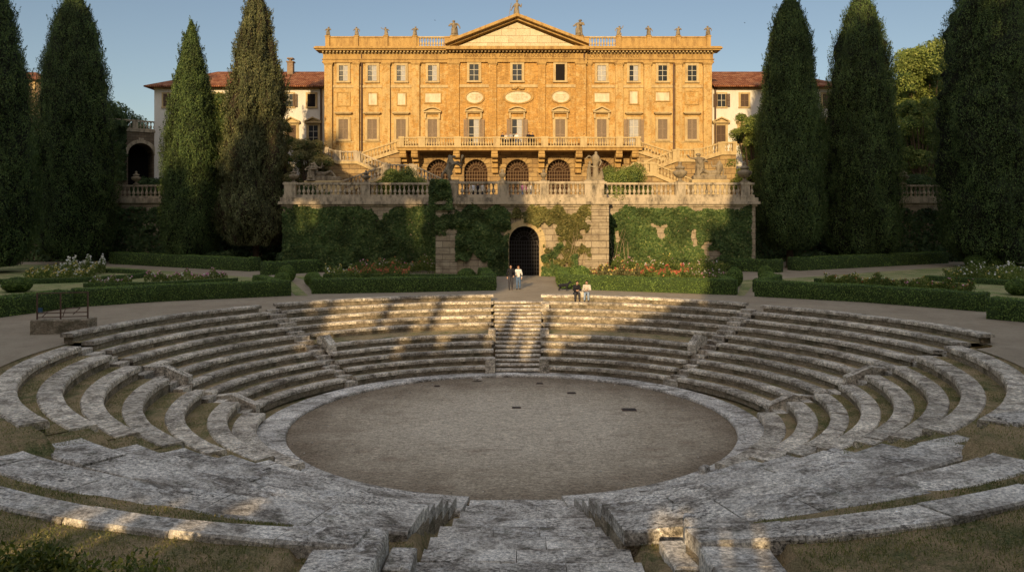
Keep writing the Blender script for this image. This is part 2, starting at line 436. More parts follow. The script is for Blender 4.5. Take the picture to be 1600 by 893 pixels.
# ------------------------------------------------------------------ amphitheatre
def lerp(a, b, t): return a + (b - a) * t
def smst(t): t = max(0, min(1, t)); return t * t * (3 - 2 * t)
def table(tb, x):
    if x <= tb[0][0]: return tb[0][1]
    for (a, za), (b, zb) in zip(tb, tb[1:]):
        if x <= b: return za + (zb - za) * (x - a) / (b - a)
    return tb[-1][1]
def SP(th, rho):
    """plan of the raised seating: rings slightly wider across than deep"""
    c = math.cos(R(th)); s = math.sin(R(th))
    st = 1.1
    if c > 0 and 0 <= th <= 46: st += max(0, rho - 9.3) * .15 * smst((46 - th) / 46)
    return (CX + (rho + st) * c, CY + rho * s)
def CP(th, rho): return (CX + rho * math.cos(R(th)), CY + rho * math.sin(R(th)))
def fangs(a, b, r, step=.28):
    n = max(2, int(abs(b - a) * PI / 180 * r / step)); return [a + (b - a) * i / n for i in range(n + 1)]

def slab_run(mb, ip, op, zs, thick, blk=1.5, jit=.014, gap=.014, rough=.0075, bevel=.045, seed=0, mi=0, under=None):
    """run of stone blocks between an inner and an outer plan line"""
    r = random.Random(seed)
    n = len(ip); seg = [0]
    for i in range(1, n): seg.append(seg[-1] + math.dist(ip[i], ip[i - 1]))
    i = 0
    while i < n - 1:
        L = blk * r.uniform(.6, 1.45); j = i + 1
        while j < n - 1 and seg[j] - seg[i] < L: j += 1
        if n - 1 - j < 2: j = n - 1
        dz = r.uniform(-jit, jit); tl = r.uniform(-jit, jit) * .8; sh = r.uniform(-jit, jit)
        vs = []; m = 0
        for k in range(i, j + 1):
            a = Vector(ip[k]); b = Vector(op[k]); t = (Vector(op[min(k + 1, n - 1)]) - Vector(op[max(k - 1, 0)])).normalized()
            if k == i: a = a + t * gap * .5; b = b + t * gap * .5
            if k == j: a = a - t * gap * .5; b = b - t * gap * .5
            d = (b - a); wd = max(.05, d.length); d = d / wd; zt = zs[k] + dz
            a = a + d * sh
            e = 1 if k in (i, j) else 0
            prof = [(0.0, -thick), (0.0, -bevel * (1 + e * .5)), (bevel * .8, 0), (wd * .35, 0), (wd * .68, 0), (wd - bevel * .8, 0), (wd, -bevel * (1 + e * .5)), (wd, -thick)]
            m = len(prof)
            for q, (u, z) in enumerate(prof):
                p = a + d * u; zz = zt + z + tl * (u / wd - .5)
                n1 = nz(p.x * 2.3, p.y * 2.3, zt * 2 + 5); n2 = nz(p.x * 7, p.y * 7, z * 6 + q)
                k2 = 1 if 0 < q < m - 1 else .3
                if q in (1, 2, m - 3, m - 2): k2 = 1.5
                p = p + d * ((n1 * .5 + n2) * rough * k2 * (1 if q < m / 2 else -1)); zz += (n1 + n2 * .6) * rough * (.8 if z > -thick else 0)
                vs.append((p.x, p.y, zz))
        c = j - i + 1; fs = []
        for k in range(c - 1):
            for q in range(m - 1):
                fs.append((k * m + q, k * m + q + 1, (k + 1) * m + q + 1, (k + 1) * m + q))
        fs.append(tuple(range(m - 1, -1, -1))); fs.append(tuple((c - 1) * m + q for q in range(m)))
        mb.add(vs, fs, mi)
        i = j

turf = MB(); blade_pts = []
def turf_band(ths, P, r0, r1, z, jz=.012):
    k = max(1, int((r1 - r0) / .35)); vs = []
    for th in ths:
        for q in range(k + 1):
            x, y = P(th, lerp(r0, r1, q / k)); vs.append((x, y, z + nz(x * 2, y * 2, 3) * jz))
    m = k + 1
    turf.add(vs, [(a * m + q, (a + 1) * m + q, (a + 1) * m + q + 1, a * m + q + 1) for a in range(len(ths) - 1) for q in range(k)])

ORD = ['lowest', 'second', 'third', 'fourth', 'fifth', 'sixth', 'seventh', 'eighth', 'ninth', 'topmost']
def bench(tha, thb, r0, r1, z, zb, label, seed, P=SP, th_fix=None, thick=.15, blk=1.6):
    ths = fangs(tha, thb, r0 + 1)
    g = MB()
    slab_run(g, [P(t, r0) for t in ths], [P(t, r1) for t in ths], [z] * len(ths), thick, blk, seed=seed)
    x, y = P((tha + thb) / 2, r0)
    e = empty('stone_bench', (x, y, z), label, 'stone bench', 'curved stone seating rows of the amphitheatre')
    obj('seat_slab', g, M['stone'], e)
    g = MB(); in_ = math.copysign(.5, thb - tha); th2 = fangs(tha + in_, thb - in_, r0 + 1)
    slab_run(g, [P(t, r0 + .06) for t in th2], [P(t, r1 - .06) for t in th2], [z - thick + .006] * len(th2), max(.1, z - thick - zb + .06), 3.0, jit=.003, gap=0, rough=.018, bevel=.01, seed=seed + 7)
    obj('riser', g, M['rubble'], e)

sd = 100
# --- back wedges beside the central stairs: five rows, a grass terrace, five rows
RB = [9.3, 9.95, 10.6, 11.25, 11.9, 14.1, 14.75, 15.4, 16.05, 16.7]
ZB = [.46, .77, 1.08, 1.39, 1.70, 2.02, 2.36, 2.70, 3.05, 3.40]
for side, nm in ((-1, 'left'), (1, 'right')):
    for i, (r, z) in enumerate(zip(RB, ZB)):
        sd += 1
        xe = lerp(1.17, 1.42, (r - 9.3) / 7.4)
        e = math.degrees(math.asin((xe + (.2 if side > 0 else -.2)) / (r + .8)))
        a, b = (90 + e, 136.2 + (i % 3) * .25) if side < 0 else (90 - e, 44.8 - (i % 3) * .25)
        zb = .1 if i == 0 else ZB[i - 1] - .05
        dr = .42 if i != 9 else .55
        bench(a, b, r, r + dr, z, zb, f'stone seating row, {ORD[i]} above the arena, {nm} of the central back stairs', sd)
        r1 = RB[i + 1] + .1 if i < 9 else None
        if r1: turf_band(fangs(a, b, r, .5), SP, r + dr - .06, r1, z - .03)
# --- outer back wedges: nine rows
for side, nm in ((-1, 'left'), (1, 'right')):
    for i in range(10):
        sd += 1
        r = 9.3 + i * .822; z = .46 + i * .3267
        ja = rng.uniform(-.25, .25)
        a, b = (139.3, 177.8 + ja) if side < 0 else (41.7, 2.0 + ja)
        zb = .1 if i == 0 else z - .38
        bench(a, b, r, r + .53, z, zb, f'stone row, {ORD[i]} above the arena, {nm} rear wedge between two side aisles', sd)
        if i < 9: turf_band(fangs(a, b, r, .5), SP, r + .47, r + .9, z - .03)
# --- side sectors: broad rings with grass between
SL = [(8.62, 9.5, .45), (9.62, 10.3, .88), (11.0, 11.63, 1.3), (12.28, 12.93, 1.83), (13.43, 14.09, 2.3), (14.55, 15.24, 2.75), (15.72, 16.4, 3.1)]
SRr = [(8.55, 9.3, .45), (9.68, 10.37, .88), (10.75, 11.36, 1.2), (11.72, 12.34, 1.56), (12.72, 13.33, 1.94), (13.7, 14.31, 2.3), (14.63, 15.3, 2.7), (15.8, 16.5, 3.1)]
for nm, rows in (('left', SL), ('right', SRr)):
    for i, (r0, r1, z) in enumerate(rows):
        sd += 1
        en = [2, 1.5, 0, .5, 0, .5, 1, 0][i]
        a, b = (181.6, 226.5 + en) if nm == 'left' else (-1.4, -46.5 - en)
        zb = .1 if i == 0 else rows[i - 1][2] - .05
        o = ORD[i] if i < len(rows) - 1 else 'topmost'
        bench(a, b, r0, r1, z, zb, f'broad grey stone ring, {o} above the arena, on the {nm} flank', sd, blk=2.2, thick=.2)
        if i < len(rows) - 1: turf_band(fangs(a, b, r0, .5), SP, r1 - .08, rows[i + 1][0] + .12, z - (.035 if i > 0 else .02))
# --- near rows: they sink towards the near stairs
NC = [(9.4, 10.3, .35), (10.3, 11.1, .62), (11.1, 11.9, .90), (11.9, 12.6, 1.12), (12.6, 13.12, 1.32), (13.12, 14.6, 1.5), (15.85, 16.6, 2.05)]
NE = [(10.6, 11.75, .98), (11.8, 12.95, 1.42), (13.1, 14.3, 1.9), (14.4, 15.5, 2.3), (15.65, 16.75, 2.68), (17.2, 18.2, 2.85), (18.8, 19.5, 3.0)]
def wn(th):
    t = abs(th - 270) / 41
    return math.sin(min(1, t) * PI / 2) ** 1.9 + max(0, t - 1) * .3
for side, nm in ((-1, 'left'), (1, 'right')):
    for i in range(7):
        sd += 1
        c, e = NC[i], NE[i]
        xs = [1.5, 1.62, 1.7, 1.76, 1.82, 1.9, 3.7][i] + (.3 if side > 0 else 0)
        if i == 6: xs = 3.3 if side > 0 else 2.6
        st = math.degrees(math.asin(xs / ((c[0] + c[1]) / 2)))
        far = [228, 228.3, 228, 228.5, 228.2, 221, 219][i]
        a, b = 270 - st, far
        if side > 0: a, b = 540 - a, 540 - far
        ths = fangs(a, b, 15, .3)
        ip, op, zs = [], [], []
        for t in ths:
            w = wn(t)
            ip.append(CP(t, lerp(c[0], e[0], w) + nz(t * .07, i, 1) * .12)); op.append(CP(t, lerp(c[1], e[1], w) + nz(t * .07, i + 9, 4) * .12)); zs.append(lerp(c[2], e[2], w))
        g = MB(); slab_run(g, ip, op, zs, .3, 1.8, jit=.024, gap=.03, rough=.012, bevel=.05, seed=sd)
        x, y = ip[len(ip) // 2]
        lab = ['lowest', 'second', 'third', 'fourth', 'fifth', 'broad sixth', 'outermost broad'][i]
        ro = empty('stone_bench', (x, y, zs[len(ip) // 2]), f'near stone row, {lab} from the arena, {nm} of the foreground stairs', 'stone bench', 'curved stone seating rows of the amphitheatre')
        obj('seat_slab', g, M['stone_near'], ro)
        g = MB(); sub = [(Vector(p) * 1.0) for p in ip]
        slab_run(g, [tuple(lerp(Vector(p), Vector(q), .08)) for p, q in zip(ip, op)], [tuple(lerp(Vector(p), Vector(q), .93)) for p, q in zip(ip, op)], [z - .29 for z in zs], .55, 3, jit=.003, gap=0, rough=.03, bevel=.01, seed=sd + 1)
        obj('riser', g, M['rubble'], ro)
# kerb ring around the arena
g = MB(); ths = fangs(-46, 226, 9, .3)
def kerb_out(t):
    c = abs(math.cos(R(t))); return 9.42 + .35 * c * c
slab_run(g, [CP(t, 8.6) for t in ths], [CP(t, kerb_out(t)) for t in ths], [.13] * len(ths), .2, 2.0, jit=.006, seed=5)
for a, b in ((226, 262.2), (279.8, 314)):
    ths = fangs(a, b, 9, .3)
    slab_run(g, [CP(t, 8.6) for t in ths], [CP(t, lerp(9.75, 9.6, wn(t)) + (.9 * wn(t))) for t in ths], [.13] * len(ths), .2, 2.0, jit=.006, seed=6)
o = obj('arena_kerb', g, M['stone_near']); tag(o, 'low pale stone kerb ring around the sandy arena floor', 'kerb')

# arena floor
def grid_disc(name, mat, rad, z, dz, ax=0):
    g = MB(); N = 96; rr = [0, 2, 4, 6, 7.5, rad]
    vs = [(CX, CY, z + dz)]
    for r in rr[1:]:
        for i in range(N):
            x, y = CP(360 * i / N, r); vs.append((x, y, z + dz * (1 - r / rad) + nz(x * .3, y * .3, 0) * .02))
    fs = [(0, 1 + i, 1 + (i + 1) % N) for i in range(N)]
    for k in range(len(rr) - 2):
        for i in range(N):
            a = 1 + k * N; b = a + N; fs.append((a + i, b + i, b + (i + 1) % N, a + (i + 1) % N))
    g.add(vs, fs); o = obj(name, g, mat, sm=True); return struct(o)
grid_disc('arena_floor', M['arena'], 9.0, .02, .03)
# pebbles and small debris on the sand
g = MB()
for k in range(130):
    a = rng.uniform(0, 360); r = 8.6 * math.sqrt(rng.uniform(.2, 1)); x, y = CP(a, r); s = rng.uniform(.012, .035)
    g.ball((x, y, .03 + s * .3), s, s * rng.uniform(.6, 1.3), s * .6, 6, 4)
o = obj('pebbles', g, M['stone_near']); tag(o, 'small pale pebbles scattered over the sandy arena floor', 'pebbles', kind='stuff')
# iron drain cover and flat lids
def flatlid(px, py, w, d, label, mat):
    p = G(px, py, .03); g = MB(); e = empty('drain_cover', p, label, 'drain cover', 'small covers set in the arena floor')
    f = MB(); f.bev(p.x - w / 2, p.x + w / 2, p.y - d / 2, p.y + d / 2, .0, .055, .008); obj('frame', f, M['rust'], e)
    for k in range(4):
        y = p.y - d / 2 + d * (k + .5) / 4; g.box(p.x - w / 2 + .04, p.x + w / 2 - .04, y - d * .07, y + d * .07, .05, .066)
    obj('grate', g, M['iron'], e)
flatlid(983, 640, .62, .42, 'square dark iron drain cover on the right of the arena floor', 0)
flatlid(807, 637, .4, .25, 'small dark drain lid near the middle of the arena floor', 0)
flatlid(893, 614, .42, .25, 'small dark lid at the back of the arena, right of the stairs', 0)
flatlid(683, 603, .3, .2, 'small dark lid at the back of the arena, left of the stairs', 0)
flatlid(843, 599, .34, .22, 'dark lid at the foot of the central back stairs', 0)
# loose stones
def loose(px, py, z, sx, sy, sz, rz, label, mat='stone_near'):
    p = G(px, py, z); g = MB(); g.bev(-sx / 2, sx / 2, -sy / 2, sy / 2, -.05, sz, .04)
    for i, v in enumerate(g.v):
        g.v[i] = (v[0] + nz(*v, 4) * .05, v[1] + nz(v[1], v[0], v[2], 4) * .05, v[2] + nz(v[2], v[0], v[1], 3) * .04)
    o = link('loose_stone', g.mesh('loose_stone', M[mat]), None, p); o.rotation_euler.z = rz
    tag(o, label, 'stone', 'loose stone blocks about the amphitheatre')
loose(1100, 738, .1, .22, .5, .22, -.5, 'small upright pale block leaning at the near right rim of the arena')
loose(746, 592, .12, .45, .2, .08, .1, 'flat pale fragment lying by the kerb left of the central stairs')
loose(1062, 880, 1.62, .5, 1.2, .2, .05, 'low grey block beside the right stone arm in the foreground')
loose(625, 890, 1.55, .5, .95, .24, -.03, 'low rough block beside the left stone arm in the foreground')
loose(1594, 662, 2.95, 1.3, .9, .2, .35, 'broad fallen slab at the right edge beyond the flank rings')
loose(1478, 702, 2.45, 1.6, .5, .22, .5, 'tilted slab lying where the right flank rings end')

# --- central back stairs
e = empty('stone_staircase', (0.1, 43.5, 0), 'worn central stone stairs climbing from the arena to the garden path', 'stairs')
n = 17
for k in range(n):
    t = k / (n - 1); y0 = lerp(40.05, 47.0, t); z = lerp(.28, 3.02, t); hw = lerp(1.17, 1.45, t)
    g = MB(); cx = .05
    x = cx - hw
    r = random.Random(k)
    while x < cx + hw - .1:
        w = min(r.uniform(.7, 1.4), cx + hw - x)
        if cx + hw - x - w < .4: w = cx + hw - x
        g.bev(x + .006, x + w - .006, y0 + r.uniform(-.02, .02), y0 + .62, z - .085, z + r.uniform(-.012, .012), .025); x += w
    st_ = obj('step', g, M['stone_step'], e); g = MB(); g.box(cx - hw + .02, cx + hw - .02, y0 + .075, y0 + .6, z - .55, z - .08); obj('riser', g, M['rubble'], st_)  # dark rubble risers put shading into the step fronts
g = MB()
for (px0, px1, y0, z0, z1) in ((758.6, 773.6, 40.0, 0, .86), (763, 774.3, 42.95, .9, 1.95), (843, 858, 40.0, 0, .86), (844.6, 857.7, 42.95, .9, 1.95), (846, 858, 46.3, 2.2, 3.0)):
    x0 = (px0 - 808) * y0 / FOC; x1 = (px1 - 808) * y0 / FOC
    q = MB(); q.bev(x0, x1, y0 - .12, y0 + .45, z0, z1, .03); obj('cheek_block', q, M['stone'], e)
# --- side aisles
def aisle(name_lab, th, P, rr, w, turn=0):
    g = MB(); a0 = R(th)
    for i, (r, z) in enumerate(rr):
        x, y = P(th, r); x += 0; d = Vector((math.cos(a0), math.sin(a0))); s = Vector((-d.y, d.x))
        hw = w * rng.uniform(.36, .5); dp = rng.uniform(.34, .42); c = Vector((x, y)) + s * rng.uniform(-.06, .06)
        q = [c - s * hw, c + s * hw, c + s * hw * .95 + d * dp, c - s * hw * .9 + d * dp]
        zz = z + rng.uniform(-.02, .02)
        g.hexa([(*p, zz - .4) for p in q], [(*p, zz) for p in q])
    x, y = P(th, rr[len(rr) // 2][0])
    e = empty('stone_staircase', (x, y, 0), name_lab, 'stairs')
    obj('step', g, M['stone_step'], e)
rr1 = [(9.3 + i * .46, .30 + i * .19) for i in range(16)]
aisle('narrow broken aisle steps between the two left rear seating wedges', 137.8, SP, rr1, 1.0)
aisle('narrow broken aisle steps between the two right rear seating wedges', 43.3, SP, rr1, 1.0)
aisle('narrow stone aisle steps at the far left flank of the seating', 179.7, SP, [(8.8 + i * .5, .25 + i * .19) for i in range(15)], 1.0)
aisle('narrow stone aisle steps at the far right flank of the seating', .3, SP, [(8.8 + i * .5, .25 + i * .19) for i in range(15)], 1.0)
# sloping carved arm blocks at the aisles
def arm(th, r, z, label, dth=1.2, L=1.9):
    x, y = SP(th, r); d = Vector((math.cos(R(th)), math.sin(R(th)), 0)); p0 = Vector((x, y, z)); g = MB()
    g.bar(p0 - d * .15, p0 + d * L * .45 + Vector((0, 0, .42)), .42, -.45, .07)
    g.bar(p0 + d * L * .45 + Vector((0, 0, .42)), p0 + d * L + Vector((0, 0, .3)), .42, -.6, .07)
    o = obj('arm_block', g, M['stone']); tag(o, label, 'stone block', 'sloping carved end blocks beside the aisles')
arm(176.3, 9.35, .5, 'sloping stone arm block ending the lowest left rear rows')
arm(3.4, 9.35, .5, 'sloping stone arm block ending the lowest right rear rows')
arm(176.8, 12.1, 1.62, 'upper sloping stone arm block at the left flank aisle')
arm(2.8, 12.1, 1.62, 'upper sloping stone arm block at the right flank aisle')
arm(135.2, 11.8, 1.66, 'stone arm block at the left rear aisle below the grass terrace', L=1.05)
arm(45.4, 11.8, 1.66, 'stone arm block at the right rear aisle below the grass terrace', L=1.05)
# --- near stairs
e = empty('stone_staircase', (.2, 18, 0), 'broad worn foreground stairs descending into the arena', 'stairs')
T = [(22.2, .06, 1.55), (21.2, .25, 1.6), (20.3, .45, 1.68), (19.3, .66, 1.78), (18.1, .93, 2.0), (17.05, 1.12, 2.1), (16.0, 1.3, 2.12), (15.0, 1.47, 2.2), (14.0, 1.62, 2.25), (12.6, 1.78, 2.3), (11.2, 1.95, 2.3), (9.8, 2.15, 2.3)]
for k, (y, z, hw) in enumerate(T):
    y1 = T[k + 1][0] - .3 if k + 1 < len(T) else 8.4
    xa = .2 - hw; xb = .2 + hw; m = int((xb - xa) / .22) + 1
    xs_ = [xa + (xb - xa) * i / m for i in range(m + 1)]
    g = MB()
    dj = rng.uniform(.1, .2)
    slab_run(g, [(x, y) for x in reversed(xs_)], [(x, (y + y1) / 2) for x in reversed(xs_)], [z] * (m + 1), .35, 1.6, jit=.008, gap=.016, rough=.02, seed=800 + k)
    slab_run(g, [(x, (y + y1) / 2 - .012) for x in reversed(xs_)], [(x, y1) for x in reversed(xs_)], [z] * (m + 1), .35, 1.3, jit=.01, gap=.016, rough=.02, seed=850 + k)
    obj('step', g, M['stone_near'], e)
# stone arms running towards the viewer
for lab, x0, x1, ya, z in (('thick weathered stone arm left of the foreground stairs', -3.72, -2.46, 15.0, 2.14), ('thick sunlit stone arm right of the foreground stairs', 3.28, 4.55, 15.35, 2.2)):
    g = MB(); m = 26; ys = [ya - (ya - 8.2) * i / m for i in range(m + 1)]
    slab_run(g, [(x0, y) for y in ys], [(x1, y) for y in ys], [z] * (m + 1), .62, 2.2, jit=.012, gap=.02, rough=.02, bevel=.06, seed=901)
    o = obj('stone_wall', g, M['stone_near']); tag(o, lab, 'stone wall', 'low stone arms in the foreground')

# --- turf of the near slope
zc = [(9.4, .1), (10.3, .22), (11.1, .48), (11.9, .76), (12.6, .98), (13.12, 1.18), (14.6, 1.42), (15.85, 1.74), (16.6, 1.99), (19, 2.03), (22, 2.12), (30, 2.6), (40, 2.95)]
ze = [(9.4, .1), (10.5, .5), (11.75, .86), (12.95, 1.3), (14.3, 1.78), (15.5, 2.18), (16.75, 2.55), (17.3, 2.7), (18.2, 2.79), (18.8, 2.86), (19.5, 2.97), (24, 2.98), (40, 2.98)]
TZ = [(8.6, .06), (10.0, .2), (11.0, .4), (12.0, .6), (13.4, .9), (14.4, 1.08), (15.4, 1.25), (16.4, 1.42), (17.4, 1.57), (19, 1.73), (21, 2.0), (26, 2.6), (40, 2.95)]
def near_z(th, r, x):
    w = min(1, wn(th)); z = lerp(table(zc, r), table(ze, r), w)
    if abs(x - .2) < 2.4: z = lerp(z, min(z, table(TZ, r) - .16), smst((2.4 - abs(x - .2)) / .25))
    if r > 15.6 and (-4.0 < x < -2.3 or 3.2 < x < 4.8): z = min(z, 1.98)
    if r > 14.6 and -2.9 < x < 3.7 and abs(x - .2) > 2.3: z -= .42 * smst((r - 14.6) / 1.2) * smst(min(x + 2.9, 3.7 - x) / .35)
    return z
g = MB(); ths = [218 + i * .5 for i in range(209)]; rs = [9.5 + i * .28 for i in range(52)] + [24.5 + i * 1.2 for i in range(14)]
vs = []
for th in ths:
    for r in rs:
        # outside the sloping sector only the outer strip remains
        rr = r
        if th < 226.4 or th > 313.6: rr = max(r, 17.4 + (r - 9.5) * .3)
        x, y = CP(th, rr); z = near_z(th, rr, x) + nz(x * .8, y * .8, 2) * .035 + nz(x * 3, y * 3, 2) * .012
        if th < 226.4 or th > 313.6: z = min(z, 2.9)
        vs.append((x, y, z))
m = len(rs)
g.add(vs, [(a * m + q, a * m + q + 1, (a + 1) * m + q + 1, (a + 1) * m + q) for a in range(len(ths) - 1) for q in range(m - 1)])
struct(obj('grass_slope', g, M['turf'], sm=True))
struct(obj('terrace_grass', turf, M['turf'], sm=True))
# earth bank under the raised seating
g = MB(); ths = [-48.5 + i * 1.5 for i in range(185)]; rs = [8.4, 9.4, 10.5, 12, 13.5, 15, 16, 16.9, 17.0]
zr = [-.1, -.05, .3, .85, 1.1, 1.75, 2.3, 2.9, 2.995]
vs = []
for th in ths:
    for r, z in zip(rs, zr): x, y = SP(th, r); vs.append((x, y, z))
m = len(rs)
g.add(vs, [(a * m + q, a * m + q + 1, (a + 1) * m + q + 1, (a + 1) * m + q) for a in range(len(ths) - 1) for q in range(m - 1)])
struct(obj('earth_bank', g, M['turf'], sm=True))
# the gravel ground around, out to the horizon
g = MB(); ths = [2 * i for i in range(181)]; rs = [0, .5, 2, 5, 9, 15, 25, 50, 120, 400, 2500]
vs = []
for th in ths:
    near = 219 < th < 321
    for r in rs:
        if near: x, y = CP(th, 24 + r); z = 2.9 if r < 3 else 3.0 - .0
        else: x, y = SP(th if th < 219 else (th if th < 300 else th - 360), 16.95 + r); z = 3.0
        vs.append((x, y, z - (.25 if near and r < 1 else 0)))
m = len(rs)
g.add(vs, [(a * m + q, a * m + q + 1, (a + 1) * m + q + 1, (a + 1) * m + q) for a in range(len(ths) - 1) for q in range(m - 1)])
struct(obj('ground', g, M['path']))

# grass under the ends of the flank rings
g = MB()
for rows, a0, a1 in ((SL, 221, 232), (SRr, -41, -52)):
    m = 46; ths = [lerp(a0, a1, i / 10) for i in range(11)]; vs = []
    for th in ths:
        for k in range(m):
            r = 9.6 + k * .19; z = .1
            for (r0, r1, zz) in rows:
                if r > r0 + .72: z = zz - .06
            x, y = CP(th, r); tt = th % 360; q_ = smst((abs(abs(tt - 270) - 41) / 3.4) if abs(tt - 270) < 41 else 0)
            if abs(tt - 270) < 41: z = lerp(z, near_z(tt, r, x) - .03, q_)
            vs.append((x, y, z + nz(x * 3, y * 3, 2) * .015))
    g.add(vs, [(a * m + q, a * m + q + 1, (a + 1) * m + q + 1, (a + 1) * m + q) for a in range(10) for q in range(m - 1)])
struct(obj('ring_end_grass', g, M['turf'], sm=False))

# grass blades: foreground and between the rows
pts = []
N = 170000
th = nrg.uniform(228, 312, N); r = np.sqrt(nrg.uniform(13.6 ** 2, 22.5 ** 2, N))
for a, b in zip(th, r):
    w = wn(a); x, y = CP(a, b)
    if abs(x - .2) < 2.25: continue
    if (-3.75 < x < -2.42 or 3.25 < x < 4.6) and y < 15.3: continue
    bad = False
    for c, e in zip(NC[4:], NE[4:]):
        if lerp(c[0], e[0], w) + .02 < b < lerp(c[1], e[1], w) + .0:
            bad = True
    if bad: continue
    if nz(x * .7, y * .7, 1) + nz(x * 3, y * 3, 1) * .5 < rng.uniform(-.7, .25): continue
    pts.append((x, y, near_z(a, b, x) + nz(x * .8, y * .8, 2) * .035 + nz(x * 3, y * 3, 2) * .012, .055))
for rows, a0, a1 in ((SL, 182, 227), (SRr, -47, -2)):
    for i in range(1, len(rows) - 1):
        for k in range(5200):
            t = rng.uniform(a0, a1); q = rng.uniform(rows[i][1], rows[i + 1][0]); x, y = SP(t, q)
            if nz(x, y, 1) < rng.uniform(-.5, .3): continue
            pts.append((x, y, rows[i][2] - .035, .035))
for k in range(5000):
    t = rng.choice((rng.uniform(95, 136), rng.uniform(45, 85))); q = rng.uniform(12.3, 14.1); x, y = SP(t, q); pts.append((x, y, 1.67, .035))
for k in range(16000):
    t = rng.choice((rng.uniform(222, 231.5), rng.uniform(308.5, 318))); r = rng.uniform(11, 19.5); x, y = CP(t, r); tt = t
    rows = SL if t < 270 else SRr; z = .1
    for (r0, r1, zz) in rows:
        if r > r0 + .72: z = zz - .06
    q_ = smst((abs(abs(tt - 270) - 41) / 3.4) if abs(tt - 270) < 41 else 0)
    if abs(tt - 270) < 41: z = lerp(z, near_z(tt, r, x) - .03, q_)
    pts.append((x, y, z, .045))
P_ = np.array(pts); n = len(P_)
dirs = nrg.normal(size=(n, 3)) * .45 + np.array([0, 0, 1.0]); nr = nrg.normal(size=(n, 3)); nr[:, 2] *= .2
h = P_[:, 3] * nrg.uniform(.6, 1.6, n)
lv = leaves(P_[:, :3] + np.array([0, 0, 1]) * (h * .4)[:, None], nr, dirs, h, h * .22)
o = link('grass_blades', cloud_mesh('grass_blades', lv, M['blade'])); tag(o, 'short dry grass growing between the stone rows', 'grass', kind='stuff')
# ------------------------------------------------------------------ garden: lawns, hedges, topiary, beds
def sheet(name, pts, z, mat):
    g = MB(); g.fan([(p[0], p[1], z) for p in pts]); return struct(obj(name, g, mat))
sheet('lawn_left', [G(-260, 470), G(0, 482), G(115, 470), G(440, 455), G(408, 436), G(390, 433), G(140, 414), G(-260, 411)], PATH + .012, M['lawn'])
sheet('lawn_right', [G(1190, 455), G(1215, 436), G(1480, 417), G(1900, 412), G(1900, 480), G(1545, 478)], PATH + .012, M['lawn'])
sheet('lawn_middle_left', [G(492, 456), G(770, 450), G(757, 437), G(690, 431), G(455, 431), G(484, 440)], PATH + .012, M['lawn'])
sheet('lawn_middle_right', [G(872, 449), G(1146, 458), G(1142, 434), G(955, 431), G(869, 437)], PATH + .012, M['lawn'])
# strips of grass fringe along the top row and by the hedges
sheet('grass_verge_left', [G(482, 462), G(462, 462), G(432, 437), G(455, 438)], PATH + .016, M['lawn'])
sheet('grass_verge_right', [G(1163, 462), G(1152, 462), G(1160, 438), G(1185, 436)], PATH + .016, M['lawn'])

def surf_leaves(P, N, size, up_bias=.4, asp=.55, jit=.5):
    n = len(P)
    nr = N + rnd(n) * jit
    up = rnd(n) * .7 + np.array([0, 0, up_bias])
    L = size * nrg.uniform(.6, 1.4, n)
    return leaves(P, nr, up, L, L * asp)

